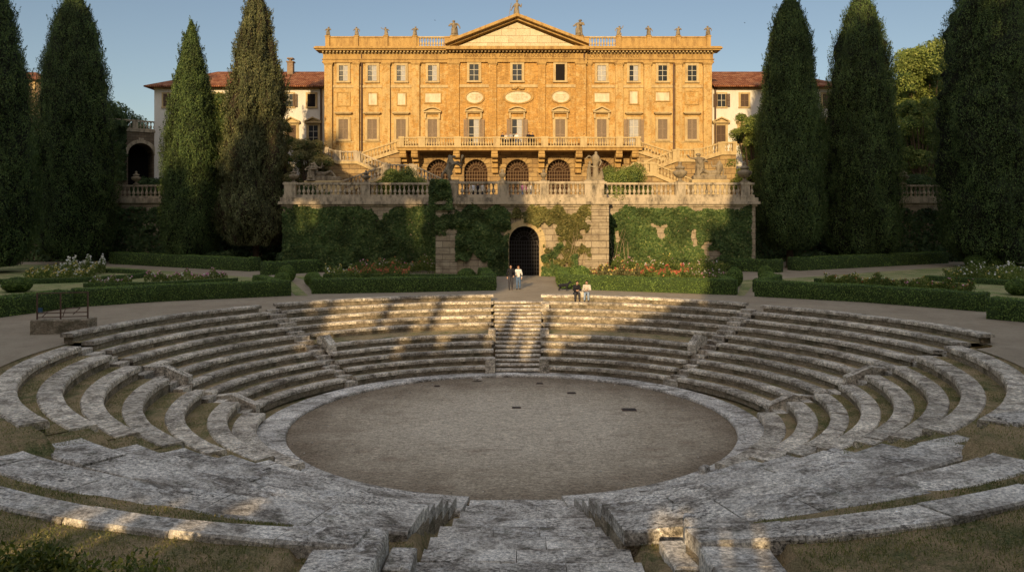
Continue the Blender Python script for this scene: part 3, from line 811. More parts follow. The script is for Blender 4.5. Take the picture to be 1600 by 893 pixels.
def hedge(front, thick, h, label, name='clipped_hedge', z=PATH, dens=270, size=.085, mat='hedge', group='clipped boxwood hedges of the garden', inward=None, cat='hedge'):
    """front: plan polyline of the near foot; body lies to the side away from the viewer"""
    pts = [Vector((p[0], p[1])) for p in front]
    # resample
    q = [pts[0]]
    for a, b in zip(pts, pts[1:]):
        n = max(1, int((b - a).length / .5))
        for i in range(1, n + 1): q.append(a.lerp(b, i / n))
    nn = len(q); outs = []
    for i in range(nn):
        t = (q[min(i + 1, nn - 1)] - q[max(i - 1, 0)]).normalized(); nrm = Vector((-t.y, t.x))
        if inward is None and nrm.y < 0: nrm = -nrm
        if inward is not None: nrm = nrm * inward
        outs.append(q[i] + nrm * thick)
    g = MB(); vs = []; prof = [(0, 0), (0, .5), (.02, .92), (.08, 1), (.5, 1.0), (.92, 1), (.98, .92), (1, .5), (1, 0)]
    for i in range(nn):
        for u, v in prof:
            p = q[i].lerp(outs[i], u); k = nz(p.x * .9, p.y * .9, v * h * 1.2) * .13 * (v > .1)
            w = p + (q[i] - outs[i]).normalized() * k * (1 if u < .5 else -1)
            vs.append((w.x, w.y, z + v * h * (1 + nz(p.x * .5, p.y * .5, 7) * .07 + nz(p.x * 2, p.y * 2, 3) * .03) - (.05 if v == 0 else 0)))
    m = len(prof)
    fs = [(i * m + k, (i + 1) * m + k, (i + 1) * m + k + 1, i * m + k + 1) for i in range(nn - 1) for k in range(m - 1)]
    fs += [tuple(range(m)), tuple((nn - 1) * m + k for k in range(m - 1, -1, -1))]
    g.add(vs, fs)
    # leaves over faces
    V = np.array(vs); P = []; N = []
    C = V.mean(axis=0)
    for f in fs:
        A = V[list(f)]
        c = A.mean(axis=0)
        if len(f) == 4:
            e1 = A[1] - A[0]; e2 = A[3] - A[0]; cr = np.cross(e1, e2); ar = np.linalg.norm(cr)
            k = int(ar * dens + nrg.random())
            if k and ar > 1e-6:
                u = nrg.random((k, 2)); pp = A[0] + u[:, :1] * e1 + u[:, 1:] * e2
                ax = V[(f[0] // m) * m + 0: (f[0] // m) * m + m].mean(axis=0)
                nv = cr / ar; nv = nv * np.sign(np.dot(nv, c - ax) + 1e-9)
                P.append(pp + nv * (nrg.uniform(-.005, .05, (k, 1)) + (nrg.random((k, 1)) > .96) * nrg.uniform(0, .09, (k, 1)))); N.append(np.tile(nv, (k, 1)))
        else:
            lo = A.min(axis=0); hi = A.max(axis=0); k = int(thick * h * dens)
            i0 = 0 if f[0] == 0 else nn - 1
            u = nrg.random(k); v = nrg.random(k); a = np.array([*q[i0], z]); b = np.array([*outs[i0], z])
            t = (q[1] - q[0]) if i0 == 0 else (q[-2] - q[-1]); t = -np.array([t.x, t.y, 0]) / t.length
            P.append(a + (b - a) * u[:, None] + np.array([0, 0, h]) * v[:, None] + t * nrg.uniform(-.03, .04, (k, 1))); N.append(np.tile(t, (k, 1)))
    P = np.concatenate(P); N = np.concatenate(N)
    lv = surf_leaves(P, N, size)
    o = link(name, cloud_mesh(name, lv, M[mat], g, M['hedge_core']))
    return tag(o, label, cat, group)

hedge([G(-130, 500), G(0, 496), G(113, 481)], 1.1, 1.0, 'clipped hedge at the far left edge, behind the iron railing')
hedge([G(117, 480), G(250, 471), G(455, 462)], 1.0, .98, 'long clipped hedge along the left path below the pink roses')
hedge([G(453, 458), G(412, 446)], .8, .8, 'short hedge return at the right end of the left lawn', inward=1)
hedge([G(487, 459), G(640, 456.5), G(775, 453.5)], 1.0, .98, 'clipped hedge left of the standing couple, behind the seating')
hedge([G(776, 450), G(764, 436.5)], .9, .95, 'short hedge return left of the path to the iron gate', inward=1)
hedge([G(488, 455), G(480, 442)], .8, .8, 'short hedge return at the left end of the middle left bed', inward=-1)
hedge([G(873, 451), G(1000, 455.5), G(1150, 461)], 1.0, .98, 'sunlit clipped hedge behind the two seated people')
hedge([G(872, 448), G(869, 437)], .9, .95, 'short hedge return right of the path to the iron gate', inward=-1)
hedge([G(1150, 457), G(1140, 446)], .8, .8, 'short hedge return at the right end of the middle right bed', inward=1)
hedge([G(1179, 463), G(1350, 472), G(1538, 487)], 1.0, 1.0, 'long clipped hedge along the right path below the yellow flowers')
hedge([G(1195, 457), G(1222, 447)], .8, .85, 'short hedge return at the left end of the right lawn', inward=1)
hedge([G(1541, 498), G(1620, 505), G(1720, 512)], 1.3, 1.05, 'nearest clipped hedge block at the right edge of the garden')
hedge([G(171, 412), G(390, 424)], 1.4, 1.25, 'far clipped hedge across the left lawn under the cypresses', dens=90, size=.13)
hedge([G(-160, 404), G(130, 408)], 1.4, 1.3, 'far clipped hedge at the left edge behind the white flowers', dens=80, size=.13)
hedge([G(418, 430), G(502, 425)], 1.3, 1.15, 'far short hedge left of the ivy terrace wall', dens=90, size=.13)
hedge([G(1140, 423), G(1218, 426)], 1.2, 1.15, 'far short hedge at the foot of the right cypress', dens=90, size=.13)
hedge([G(1249, 423), G(1482, 411)], 1.4, 1.25, 'far clipped hedge across the right lawn under the cypresses', dens=90, size=.13)
hedge([G(1563, 406), G(1700, 404)], 1.4, 1.3, 'far clipped hedge at the right edge of the garden', dens=80, size=.13)
LB = 'low box edging around the flower beds'
hedge([G(505, 436), G(755, 436)], .5, .4, 'low box edging behind the orange flowers, left of the gate', inward=1, dens=120, group=LB)
hedge([G(905, 436), G(1140, 438)], .5, .4, 'low box edging behind the red flowers, right of the gate', inward=1, dens=120, group=LB)
hedge([G(880, 434), G(910, 431)], .8, .8, 'dark hedge corner just right of the iron gate', inward=1)
hedge([G(130, 449), G(250, 447), G(372, 440)], .4, .3, 'low box edging under the pink roses on the left lawn', inward=1, dens=120, group=LB)
hedge([G(1272, 441), G(1400, 450), G(1500, 456)], .4, .3, 'low box edging before the yellow flowers on the right lawn', inward=1, dens=120, group=LB)
hedge([G(1444, 438), G(1584, 447), G(1700, 452)], .6, .4, 'low box edging of the diamond bed at the right edge', inward=1, dens=120, group=LB)
hedge([G(1559, 418), G(1700, 424)], .6, .5, 'low box edging behind the diamond bed at the right edge', inward=1, dens=100, group=LB)
c0 = G(70, 434)
hedge([(c0.x + 8.4 * math.cos(R(a)), c0.y + 6.5 * math.sin(R(a))) for a in range(-175, 76, 5)], .5, .38, 'curved low box edging around the round bed at the left', inward=1, dens=120, group=LB)

# topiary
def topiary_mesh(kind, leaf=.09, n=2600):
    g = MB()
    if kind == 'ball':
        g.ball((0, 0, .5), .5, .5, .48, 14, 9); P = rnd(n); P /= np.linalg.norm(P, axis=1, keepdims=True); N = P.copy(); P = P * np.array([.51, .51, .49]) * nrg.uniform(.95, 1.06, (n, 1)) + np.array([0, 0, .5])
    else:
        g.lathe((0, 0, 0), [(.3, 0), (.42, .2), (.4, .6), (.28, 1.0), (.1, 1.35), (.01, 1.45)], 12)
        t = nrg.random(n); ph = nrg.uniform(0, 2 * PI, n); rr = np.interp(t, [0, .14, .4, .7, .93, 1], [.3, .42, .4, .28, .1, .02])
        P = np.stack([rr * np.cos(ph), rr * np.sin(ph), t * 1.46], 1); N = np.stack([np.cos(ph), np.sin(ph), np.full(n, .3)], 1)
    return cloud_mesh('topiary_' + kind, surf_leaves(P, N, leaf), M['hedge'], g, M['hedge_core'])
TM = {'ball': topiary_mesh('ball'), 'cone': topiary_mesh('cone')}
def topiary(px, py, d, h, kind, label):
    p = G(px, py); o = link('topiary_' + kind, TM[kind], None, p - Vector((0, 0, .03))); o.rotation_euler.z = rng.uniform(0, 6)
    o.scale = (d, d, h if kind == 'ball' else h / 1.45)
    tag(o, label, 'topiary', 'clipped topiary balls and cones')
topiary(27, 456, 1.75, 1.05, 'ball', 'wide box ball on the lawn at the left edge')
topiary(441, 445, 1.15, 1.0, 'ball', 'front box ball at the right end of the left lawn')
topiary(449, 440, 1.25, 1.35, 'ball', 'taller box ball behind its twin at the right end of the left lawn')
topiary(486, 446, .95, 1.0, 'ball', 'box ball at the left end of the middle left bed')
topiary(729, 440, 1.35, 1.1, 'ball', 'dark box ball left of the iron gate by the stone pilaster')
topiary(906, 440, 1.6, 1.3, 'ball', 'sunlit box drum ball right of the iron gate')
topiary(1148, 448, 1.1, 1.5, 'ball', 'box ball at the right end of the middle right bed')
topiary(1196, 440, 1.1, 1.3, 'ball', 'rear box ball at the left end of the right lawn')
topiary(1200, 445, 1.3, 1.05, 'ball', 'front box ball at the left end of the right lawn')
topiary(1524, 419, 1.9, 1.4, 'ball', 'large box ball left of its twin on the far right lawn')
topiary(1551, 419, 1.8, 1.35, 'ball', 'large box ball right of its twin on the far right lawn')
topiary(1592, 461, 1.5, 1.1, 'ball', 'box ball on the lawn at the right edge above the hedge')
topiary(143, 405, 1.3, 2.1, 'cone', 'left box cone between the far left hedges')
topiary(179, 405, 1.3, 2.0, 'cone', 'right box cone between the far left hedges')
topiary(1474, 408, 1.2, 2.0, 'cone', 'box cone at the end of the far right hedge')

def flower_bed(x0, y0, x1, y1, n, hgt, colors, label, nf=260, fsize=.09, curve=0, seed=1, leafmat='leaf', wid=1.4):
    """plants along a strip from (x0,y0) to (x1,y1)"""
    r = np.random.default_rng(seed); t = r.random(n); off = r.normal(size=n) * wid * .4
    dx, dy = x1 - x0, y1 - y0; L = math.hypot(dx, dy); nx, ny = -dy / L, dx / L
    hn = hgt * (.55 + .6 * (np.sin(t * 17 + seed) * .5 + .5) * (np.sin(t * 41 + seed * 2) * .4 + .6))
    u = r.random(n) ** .6
    X = x0 + dx * t + nx * off; Y = y0 + dy * t + ny * off; Z = PATH + hn * u
    P = np.stack([X, Y, Z], 1); N = r.normal(size=(n, 3)); N[:, 2] = abs(N[:, 2]) * .6
    lv = leaves(P, N, r.normal(size=(n, 3)) * .6 + np.array([0, 0, .8]), np.full(n, .17) * r.uniform(.6, 1.5, n), np.full(n, .06) * r.uniform(.6, 1.5, n))
    t = r.random(nf); off = r.normal(size=nf) * wid * .38
    hn = hgt * (.55 + .6 * (np.sin(t * 17 + seed) * .5 + .5) * (np.sin(t * 41 + seed * 2) * .4 + .6))
    P2 = np.stack([x0 + dx * t + nx * off, y0 + dy * t + ny * off, PATH + hn * r.uniform(.75, 1.12, nf)], 1)
    idc = r.integers(0, len(colors), nf)
    # 2 crossing petals discs per blossom
    N2 = r.normal(size=(nf, 3)) * .5 + np.array([0, -.8, .7])
    s = fsize * r.uniform(.6, 1.4, nf)
    lv2 = leaves(P2, N2, r.normal(size=(nf, 3)), s, s); lv3 = leaves(P2 + np.array([0, 0, .01]), N2 + r.normal(size=(nf, 3)) * .3, r.normal(size=(nf, 3)), s, s)
    mi = np.concatenate([np.zeros(n, int), 1 + idc, 1 + idc]).astype(np.int32)
    me = cloud_mesh('flower_bed', np.concatenate([lv, lv2, lv3]), None, None, None, mi, [M[leafmat]] + [M[c] for c in colors])
    o = link('flower_bed', me); tag(o, label, 'flower bed', 'planted flower beds of the garden')
a, b = G(45, 435), G(150, 432); flower_bed(a.x, a.y, b.x, b.y, 8000, 1.0, ['fl_yellow', 'fl_yellow', 'fl_white'], 'yellow and cream flowers in the round bed at the left', 420, .15, seed=3, wid=5)
a, b = G(95, 428), G(165, 426); flower_bed(a.x, a.y, b.x, b.y, 5000, 1.5, ['fl_white'], 'tall white flowering bush at the right of the round bed', 260, .17, seed=4, wid=3)
a, b = G(140, 447), G(205, 445); flower_bed(a.x, a.y, b.x, b.y, 2500, .7, ['fl_pink', 'fl_white'], 'pale pink roses left of the pink rose clump', 130, .1, seed=5)
a, b = G(225, 443), G(355, 439); flower_bed(a.x, a.y, b.x, b.y, 3500, .95, ['fl_pink', 'fl_pink', 'fl_white'], 'bright pink rose clump on the left lawn', 170, .13, seed=6)
a, b = G(508, 434), G(560, 433); flower_bed(a.x, a.y, b.x, b.y, 3000, 1.0, ['fl_yellow', 'fl_white'], 'pale yellow flowers at the left end of the middle left bed', 120, .12, seed=7, wid=2.5)
a, b = G(545, 434), G(640, 433); flower_bed(a.x, a.y, b.x, b.y, 6000, 1.05, ['fl_orange', 'fl_orange', 'fl_red'], 'orange red flowers in the middle left bed', 380, .13, seed=8, wid=3)
a, b = G(560, 425), G(715, 426); flower_bed(a.x, a.y, b.x, b.y, 8000, 1.4, ['fl_white', 'fl_orange', 'fl_pink'], 'mixed perennials at the foot of the shaded ivy wall', 160, .12, seed=9, wid=3)
a, b = G(925, 436), G(1000, 437); flower_bed(a.x, a.y, b.x, b.y, 6000, 1.25, ['fl_yellow', 'fl_yellow', 'fl_red'], 'sunlit yellow flowers right of the clipped drum ball', 240, .13, seed=10, wid=3, leafmat='olive')
a, b = G(1000, 436), G(1075, 437); flower_bed(a.x, a.y, b.x, b.y, 6000, 1.1, ['fl_orange', 'fl_red'], 'orange and red flowers in the middle right bed', 380, .13, seed=11, wid=3)
a, b = G(950, 427), G(1130, 427); flower_bed(a.x, a.y, b.x, b.y, 9000, 1.5, ['fl_white', 'fl_pink', 'fl_yellow'], 'mixed perennials at the foot of the sunlit ivy wall', 160, .12, seed=12, wid=3)
a, b = G(1075, 439), G(1130, 438); flower_bed(a.x, a.y, b.x, b.y, 3000, .9, ['fl_pink', 'fl_white'], 'pale flowers at the right end of the middle right bed', 90, .12, seed=13, wid=2.5)
a, b = G(1290, 444), G(1400, 449); flower_bed(a.x, a.y, b.x, b.y, 4500, .9, ['fl_yellow', 'fl_orange', 'fl_white'], 'yellow and orange flowers along the right lawn edging', 150, .11, seed=14)
a, b = G(1405, 451), G(1520, 458); flower_bed(a.x, a.y, b.x, b.y, 4500, .9, ['fl_red', 'fl_pink', 'fl_yellow'], 'red and pink flowers along the right lawn edging', 130, .11, seed=15)
a, b = G(1480, 437), G(1600, 440); flower_bed(a.x, a.y, b.x, b.y, 7000, 1.1, ['fl_yellow', 'fl_white'], 'tall leafy plants of the diamond bed at the right edge', 110, .14, seed=16, wid=4)
a, b = G(1500, 428), G(1640, 432); flower_bed(a.x, a.y, b.x, b.y, 4500, 1.1, ['fl_white'], 'white flowers behind the diamond bed at the right edge', 130, .16, seed=17, wid=3)

# shrubs (dark masses along the outer walls)
def clump_cloud(cls, n, size, asp=.5, up=.2, seed=0):
    """cls: list of (x,y,z,rx,ry,rz)"""
    r = np.random.default_rng(seed); w = np.array([c[3] * c[4] for c in cls]); w = w / w.sum()
    idx = r.choice(len(cls), n, p=w); C = np.array(cls)[idx]
    d = r.normal(size=(n, 3)); d /= np.linalg.norm(d, axis=1, keepdims=True)
    d[:, 2] = np.where(d[:, 2] < -.5, -d[:, 2], d[:, 2])
    rad = r.uniform(.72, 1.08, (n, 1))
    P = C[:, :3] + d * C[:, 3:6] * rad
    L = size * r.uniform(.6, 1.5, n)
    return leaves(P, d + r.normal(size=(n, 3)) * .6, r.normal(size=(n, 3)) + np.array([0, 0, up]), L, L * asp)
def clump_core(cls, k=.72):
    g = MB()
    for c in cls: g.ball(c[:3], c[3] * k, c[4] * k, c[5] * k, 8, 6)
    return g
def shrub(x, y, z, w, d, h, n, mat, label, name='garden_shrub', size=.16, seed=0, cat='shrub', group=None, nc=12):
    r = random.Random(seed); cls = []
    for i in range(nc):
        a = r.uniform(-1, 1); b = r.uniform(-1, 1); q = r.uniform(.15, .8)
        k = r.uniform(.28, .42)
        f = math.sqrt(max(0, 1 - (q * .9) ** 2))
        cls.append((a * w * .5 * f * .8, b * d * .5 * f * .8, h * q * .85, w * k * .6 * (min(1, h / w) * .4 + .6), d * k * .8, h * k * .8))
    me = cloud_mesh(name, clump_cloud(cls, n, size, seed=seed), M[mat], clump_core(cls, .62), M['hedge_core'])
    o = link(name, me, None, (x, y, z)); return tag(o, label, cat, group)
k = 0
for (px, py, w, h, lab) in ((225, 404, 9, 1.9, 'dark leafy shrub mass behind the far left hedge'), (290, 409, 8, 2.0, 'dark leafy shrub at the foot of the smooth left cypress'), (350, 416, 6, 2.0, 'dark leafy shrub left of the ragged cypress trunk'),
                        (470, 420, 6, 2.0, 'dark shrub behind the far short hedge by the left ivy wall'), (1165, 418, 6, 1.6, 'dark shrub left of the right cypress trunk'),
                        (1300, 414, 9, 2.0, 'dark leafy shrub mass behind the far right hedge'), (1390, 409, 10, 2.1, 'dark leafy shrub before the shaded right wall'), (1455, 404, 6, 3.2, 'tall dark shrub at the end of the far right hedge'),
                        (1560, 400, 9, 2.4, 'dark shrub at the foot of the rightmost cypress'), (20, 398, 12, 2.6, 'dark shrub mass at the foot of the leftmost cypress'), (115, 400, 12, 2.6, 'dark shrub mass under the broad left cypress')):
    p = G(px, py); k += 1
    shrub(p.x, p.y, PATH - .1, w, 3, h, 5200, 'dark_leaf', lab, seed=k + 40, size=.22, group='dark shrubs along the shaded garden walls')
# plants in the shade at the foot of the ivy walls
for (x, y, w, h, lab, s) in ((-16, 73.2, 9, 1.5, 'leafy plants at the foot of the left ivy wall', 61), (17, 73.2, 9, 1.5, 'leafy plants at the foot of the right ivy wall', 62)):
    shrub(x, y, PATH - .1, w, 1.6, h, 5000, 'ivy', lab, seed=s, size=.2)

# ------------------------------------------------------------------ cypresses
def cypress_mesh(prof, H, rad, seed, mat, core, n=30000, lobes=.13, leaf=.2, ragged=0, plumes=True):
    r = np.random.default_rng(seed)
    off = r.uniform(0, 50, 3)
    ts = np.array([p[0] for p in prof]); rs_ = np.array([p[1] for p in prof]) * rad
    def field(t, ph):
        v = Vector((math.cos(ph) * 2.1 + off[0], math.sin(ph) * 2.1 + off[1], t * H * .22 + off[2]))
        v2 = Vector((math.cos(ph) * 5.5 + off[1], math.sin(ph) * 5.5 + off[2], t * H * .42))
        a = mnoise.noise(v); b = mnoise.noise(v2)
        c = mnoise.noise(Vector((math.cos(ph) * 9 + off[1], math.sin(ph) * 9 + off[2], t * H * .9)))
        return 1 + lobes * a * 1.9 + lobes * .85 * (1 - 2.2 * abs(b)) * .7 + lobes * .9 * c + .05 * mnoise.noise(Vector((math.cos(ph) * 22 + off[0], math.sin(ph) * 22 + off[2], t * H * 1.6))) + (ragged * (abs(b) * 1.2 - .5) if ragged else 0)
    g = MB(); nh, na = 90, 48; vs = []
    for i in range(nh + 1):
        t = i / nh * .985; rr = float(np.interp(t, ts, rs_)) * .86
        for k in range(na):
            ph = 2 * PI * k / na; q = rr * field(t, ph); vs.append((q * math.cos(ph), q * math.sin(ph), t * H))
    g.add(vs, [(i * na + k, i * na + (k + 1) % na, (i + 1) * na + (k + 1) % na, (i + 1) * na + k) for i in range(nh) for k in range(na)])
    # leaves in sprays
    w = np.interp(np.linspace(0, 1, 200), ts, rs_) + .25; w /= w.sum()
    n = int(n * 2.3)
    T = r.choice(np.linspace(0, 1, 200), n, p=w) + r.uniform(0, 1 / 200, n); PH = r.uniform(0, 2 * PI, n)
    R0 = np.interp(T, ts, rs_)
    F = np.array([field(a, b) for a, b in zip(T, PH)])
    dep = r.uniform(-.13, .05, n); RR = R0 * F * (1 + dep) + r.normal(size=n) * .05
    P = np.stack([RR * np.cos(PH), RR * np.sin(PH), T * H], 1)
    out = np.stack([np.cos(PH), np.sin(PH), np.full(n, .15)], 1)
    N = out + r.normal(size=(n, 3)) * .55
    up = np.array([0, 0, 1.0]) + out * .45 + r.normal(size=(n, 3)) * .4
    L = leaf * r.uniform(.5, 1.4, n)
    # stray sprays that break the outline
    m = 420; k = 44; t2 = r.choice(np.linspace(.03, .97, 200), m); p2 = r.uniform(0, 2 * PI, m)
    f2 = np.array([field(a, b) for a, b in zip(t2, p2)]); r2 = np.interp(t2, ts, rs_) * f2 * r.uniform(.93, 1.03, m)
    c2 = np.stack([r2 * np.cos(p2), r2 * np.sin(p2), t2 * H], 1); d2 = np.stack([np.cos(p2) * .35, np.sin(p2) * .35, np.ones(m)], 1)
    ln = r.uniform(.5, 1.5, m)
    s = r.random((m, k)); q = (c2[:, None, :] + d2[:, None, :] * (ln[:, None] * (s - .25))[:, :, None] + r.normal(size=(m, k, 3)) * (.12 * (1.15 - s))[:, :, None]).reshape(-1, 3)
    P = np.concatenate([P, q]); N = np.concatenate([N, np.repeat(np.stack([np.cos(p2), np.sin(p2), np.full(m, .1)], 1), k, 0) + r.normal(size=(m * k, 3)) * .6])
    up = np.concatenate([up, np.repeat(d2, k, 0) + r.normal(size=(m * k, 3)) * .35]); L = np.concatenate([L, leaf * r.uniform(.5, 1.3, m * k)])
    lv = leaves(P, N, up, L, L * .36)
    return cloud_mesh('cypress_crown', lv, mat, g, core)
bullet = [(0, .55), (.04, .82), (.12, .95), (.3, 1), (.5, .93), (.7, .78), (.85, .55), (.93, .36), (.98, .17), (1, .03)]
cone = [(0, .6), (.05, .85), (.15, 1), (.35, .97), (.55, .83), (.75, .56), (.88, .32), (.96, .13), (1, .02)]
dome = [(0, .6), (.04, .85), (.15, 1), (.4, 1), (.6, .9), (.75, .77), (.88, .55), (.95, .38), (.985, .22), (1, .04)]
spire = [(0, .7), (.06, .95), (.15, 1.05), (.3, .95), (.45, .8), (.6, .68), (.75, .5), (.9, .3), (1, .02)]
def cypress(px, Y, ytop, hw, prof, label, seed, mat='cypress', core='core', n=30000, lobes=.13, leaf=.2, z=PATH, trunk=1.2, ragged=0, name='cypress_tree'):
    zt = EYE + (340 - ytop) * Y / FOC; H = zt - z; rad = hw * Y / FOC; x = (px - 808) * Y / FOC
    e = empty(name, (x, Y, z), label, 'cypress', 'tall cypresses flanking the palace')
    g = MB(); g.lathe((x, Y, z), [(.55, -.3), (.38, .4), (.33, trunk), (.3, H * .3), (.2, H * .6), (.05, H * .92)], 10)
    obj('trunk', g, M['bark'], e, sm=True)
    me = cypress_mesh(prof, H - trunk, rad, seed, M[mat], M[core], n, lobes, leaf, ragged)
    link('crown', me, e, (x, Y, z + trunk)); return e
cypress(-20, 72, -75, 70, cone, 'leftmost dark cypress cut by the left edge of the photo', 1, n=38000, trunk=.6)
cypress(117, 86, -12, 57, bullet, 'broad round-topped dark cypress, second from the left', 2, n=42000, trunk=.6)
cypress(299, 83, 33, 44, cone, 'smooth pointed cypress, third from the left', 3, n=34000, trunk=.8, lobes=.11)
cypress(400, 83, -22, 52, spire, 'ragged brownish cypress with a bare trunk, nearest the palace on the left', 4, 'cypress_old', 'core_old', n=42000, lobes=.3, leaf=.23, trunk=2.2, ragged=.26)
cypress(1234, 79, -8, 49, bullet, 'dense dark cypress nearest the palace on the right', 5, n=42000, trunk=1.9, lobes=.1)
cypress(1346, 84, -6, 53, dome, 'round-topped cypress with sunlit tip, middle of the right group', 6, n=42000, trunk=.9, lobes=.15)
cypress(1550, 80, -120, 74, dome, 'largest dark cypress near the right edge of the photo', 7, n=52000, trunk=.6, lobes=.15)

# broad-leaved trees
def broadtree(x, y, z, H, Wd, mat, label, seed, n=16000, size=.26, trunk_h=.25, name='broadleaf_tree', group=None, nc=52, flat=.5, cat='tree'):
    r = random.Random(seed); e = empty(name, (x, y, z), label, cat, group)
    g = MB(); th = H * trunk_h; top = Vector((x, y, z + th))
    g.tube((x, y, z - .3), top, Wd * .035 + .1, Wd * .025 + .07, 8)
    cls = []
    for i in range(nc):
        a = r.uniform(0, 2 * PI); q = r.random() ** .5; hh = r.uniform(0, 1)
        rr = Wd * .5 * q * math.sqrt(max(.05, 1 - abs(hh - .4) ** 2 * 1.9))
        c = Vector((x + rr * math.cos(a) * .86, y + rr * math.sin(a) * .86, z + th + (H - th) * (.1 + .82 * hh)))
        s = Wd * r.uniform(.1, .18)
        cls.append((c.x, c.y, c.z, s, s, s * r.uniform(.75, 1.0)))
        mid = top.lerp(c, .5) + Vector((0, 0, -.1 * H * r.random()))
        g.tube(top, mid, Wd * .016 + .03, Wd * .01 + .02, 5); g.tube(mid, c, Wd * .01 + .02, .02, 5)
    obj('trunk', g, M['bark'], e, sm=True)
    me = cloud_mesh('crown', clump_cloud(cls, int(n * 1.5), size * .85, seed=seed), M[mat], clump_core(cls, .5), M['hedge_core'])
    link('crown', me, e); return e
p = W(1450, 300, 125); broadtree(p.x, 125, TERR - 1, W(0, 68, 125).z - TERR + 1, 17.5, 'bush', 'large sunlit broadleaf tree behind the right cypresses', 21, n=60000, size=.42, nc=80)
p = W(1408, 300, 118); broadtree(p.x, 112, TERR - 1, W(0, 150, 112).z - TERR + 1, 8, 'leaf', 'smaller broadleaf tree left of the large one behind the right cypresses', 22, n=12000, size=.35)
p = W(1585, 300, 128); broadtree(p.x, 120, TERR - 1, W(0, 165, 120).z - TERR, 12, 'dark_leaf', 'dark broadleaf tree at the right edge behind the cypress', 23, n=14000, size=.4)
p = W(1170, 285, 88); broadtree(p.x, 86, TERR, W(0, 172, 86).z - TERR, 6.2, 'bush', 'slender yellow green tree right of the palace stairs', 24, n=20000, size=.2, trunk_h=.06)
p = W(1195, 285, 90); broadtree(p.x + 1.2, 90, TERR, W(0, 160, 90).z - TERR, 5, 'bush', 'taller yellow green tree behind the dense right cypress', 25, n=8000, size=.24, trunk_h=.1)
p = W(1300, 285, 100); broadtree(p.x, 100, TERR, W(0, 130, 100).z - TERR, 6, 'leaf', 'green tree seen between the two right cypresses', 26, n=8000, size=.3, trunk_h=.1)
p = W(484, 285, 82); broadtree(p.x, 82, TERR, W(0, 218, 82).z - TERR, 5.2, 'olive', 'small sunlit olive tree at the foot of the left palace stairs', 27, n=26000, size=.14, trunk_h=.12)
p = W(345, 285, 98); broadtree(p.x, 97, TERR, W(0, 140, 97).z - TERR, 9, 'leaf', 'green tree behind the left cypresses before the white wing', 28, n=14000, size=.3, trunk_h=.1)
p = W(440, 285, 95); broadtree(p.x, 93, TERR, W(0, 185, 93).z - TERR, 5, 'leaf', 'low green tree between the ragged cypress and the palace', 29, n=7000, size=.26, trunk_h=.1)
p = W(200, 285, 108); broadtree(p.x - 1, 109, TERR, W(0, 160, 109).z - TERR, 11, 'dark_leaf', 'dark green tree behind the arcade at the left', 30, n=16000, size=.34, trunk_h=.1)
for px, w, top, lab, s in ((628, 4.6, 259, 'rounded green bush on the terrace left of the rearing statue', 31), (980, 5.0, 252, 'rounded sunlit bush on the terrace right of the standing statue', 32)):
    p = W(px, 290, 76); shrub(p.x, 76.8, TERR, w, 3.0, W(0, top, 76).z - TERR, 26000, 'bush', lab, seed=s, size=.13, name='terrace_bush', cat='bush', nc=22)
p = W(490, 290, 79); shrub(p.x - .5, 79, TERR, 6, 2.0, 2.0, 6000, 'dark_leaf', 'dark low bush under the olive tree on the left terrace', seed=33, size=.18, name='terrace_bush', cat='bush')
for px, Y_, w, top, lab, s in ((1410, 94, 9, 268, 'dark shrubbery on the terrace behind the right balustrade', 34), (1490, 96, 9, 262, 'dark shrubbery on the terrace left of the largest cypress', 35), (1310, 94, 6, 275, 'low shrubbery seen between the right cypresses', 36), (880 - 640, 97, 5, 268, 'low shrubbery before the arcade at the left', 37)):
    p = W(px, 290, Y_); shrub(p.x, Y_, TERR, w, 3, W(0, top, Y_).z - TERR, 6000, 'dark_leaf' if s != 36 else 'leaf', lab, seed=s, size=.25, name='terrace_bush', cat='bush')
# wooded background behind the gardens
for i, (px, Yb, wd, top) in enumerate(((20, 132, 26, 235), (175, 134, 26, 225), (330, 136, 22, 240), (1215, 136, 22, 240), (1330, 134, 24, 225), (1450, 138, 26, 215), (1570, 133, 26, 225), (1700, 132, 26, 220), (-140, 132, 26, 220))):
    p = W(px, 300, Yb); side = 'left' if px < 800 else 'right'
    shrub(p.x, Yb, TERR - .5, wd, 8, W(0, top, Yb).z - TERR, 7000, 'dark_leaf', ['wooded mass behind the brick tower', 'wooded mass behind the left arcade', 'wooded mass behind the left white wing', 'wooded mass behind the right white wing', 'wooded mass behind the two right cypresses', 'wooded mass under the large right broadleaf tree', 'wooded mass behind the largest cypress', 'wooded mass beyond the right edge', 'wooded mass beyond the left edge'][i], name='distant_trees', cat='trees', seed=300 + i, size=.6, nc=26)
# the glossy laurel in the near left corner
r = random.Random(5); cls = []
for i in range(46):
    cls.append((r.uniform(-6.9, -3.9), r.uniform(6.3, 8.6), r.uniform(2.7, 4.1), .55, .55, .5))
for i in range(26):
    x = r.uniform(-6.8, -3.9); cls.append((x, r.uniform(6.6, 8.2), 4.28 + nz(x * 1.7, 0, 0) * .2 + (-x - 3.9) * .16, .34, .34, .3))
n = 60000; rr_ = np.random.default_rng(3)
w = np.array([c[3] ** 2 for c in cls]); idx = rr_.choice(len(cls), n, p=w / w.sum()); C = np.array(cls)[idx]
d = rr_.normal(size=(n, 3)); d /= np.linalg.norm(d, axis=1, keepdims=True)
P = C[:, :3] + d * C[:, 3:6] * rr_.uniform(.6, 1.15, (n, 1)); L = .075 * rr_.uniform(.6, 1.3, n)
lv = leaves(P, d * .5 + rr_.normal(size=(n, 3)) * .6 + np.array([0, 0, .5]), d + rr_.normal(size=(n, 3)) * .5 + np.array([0, 0, .9]), L, L * .42)
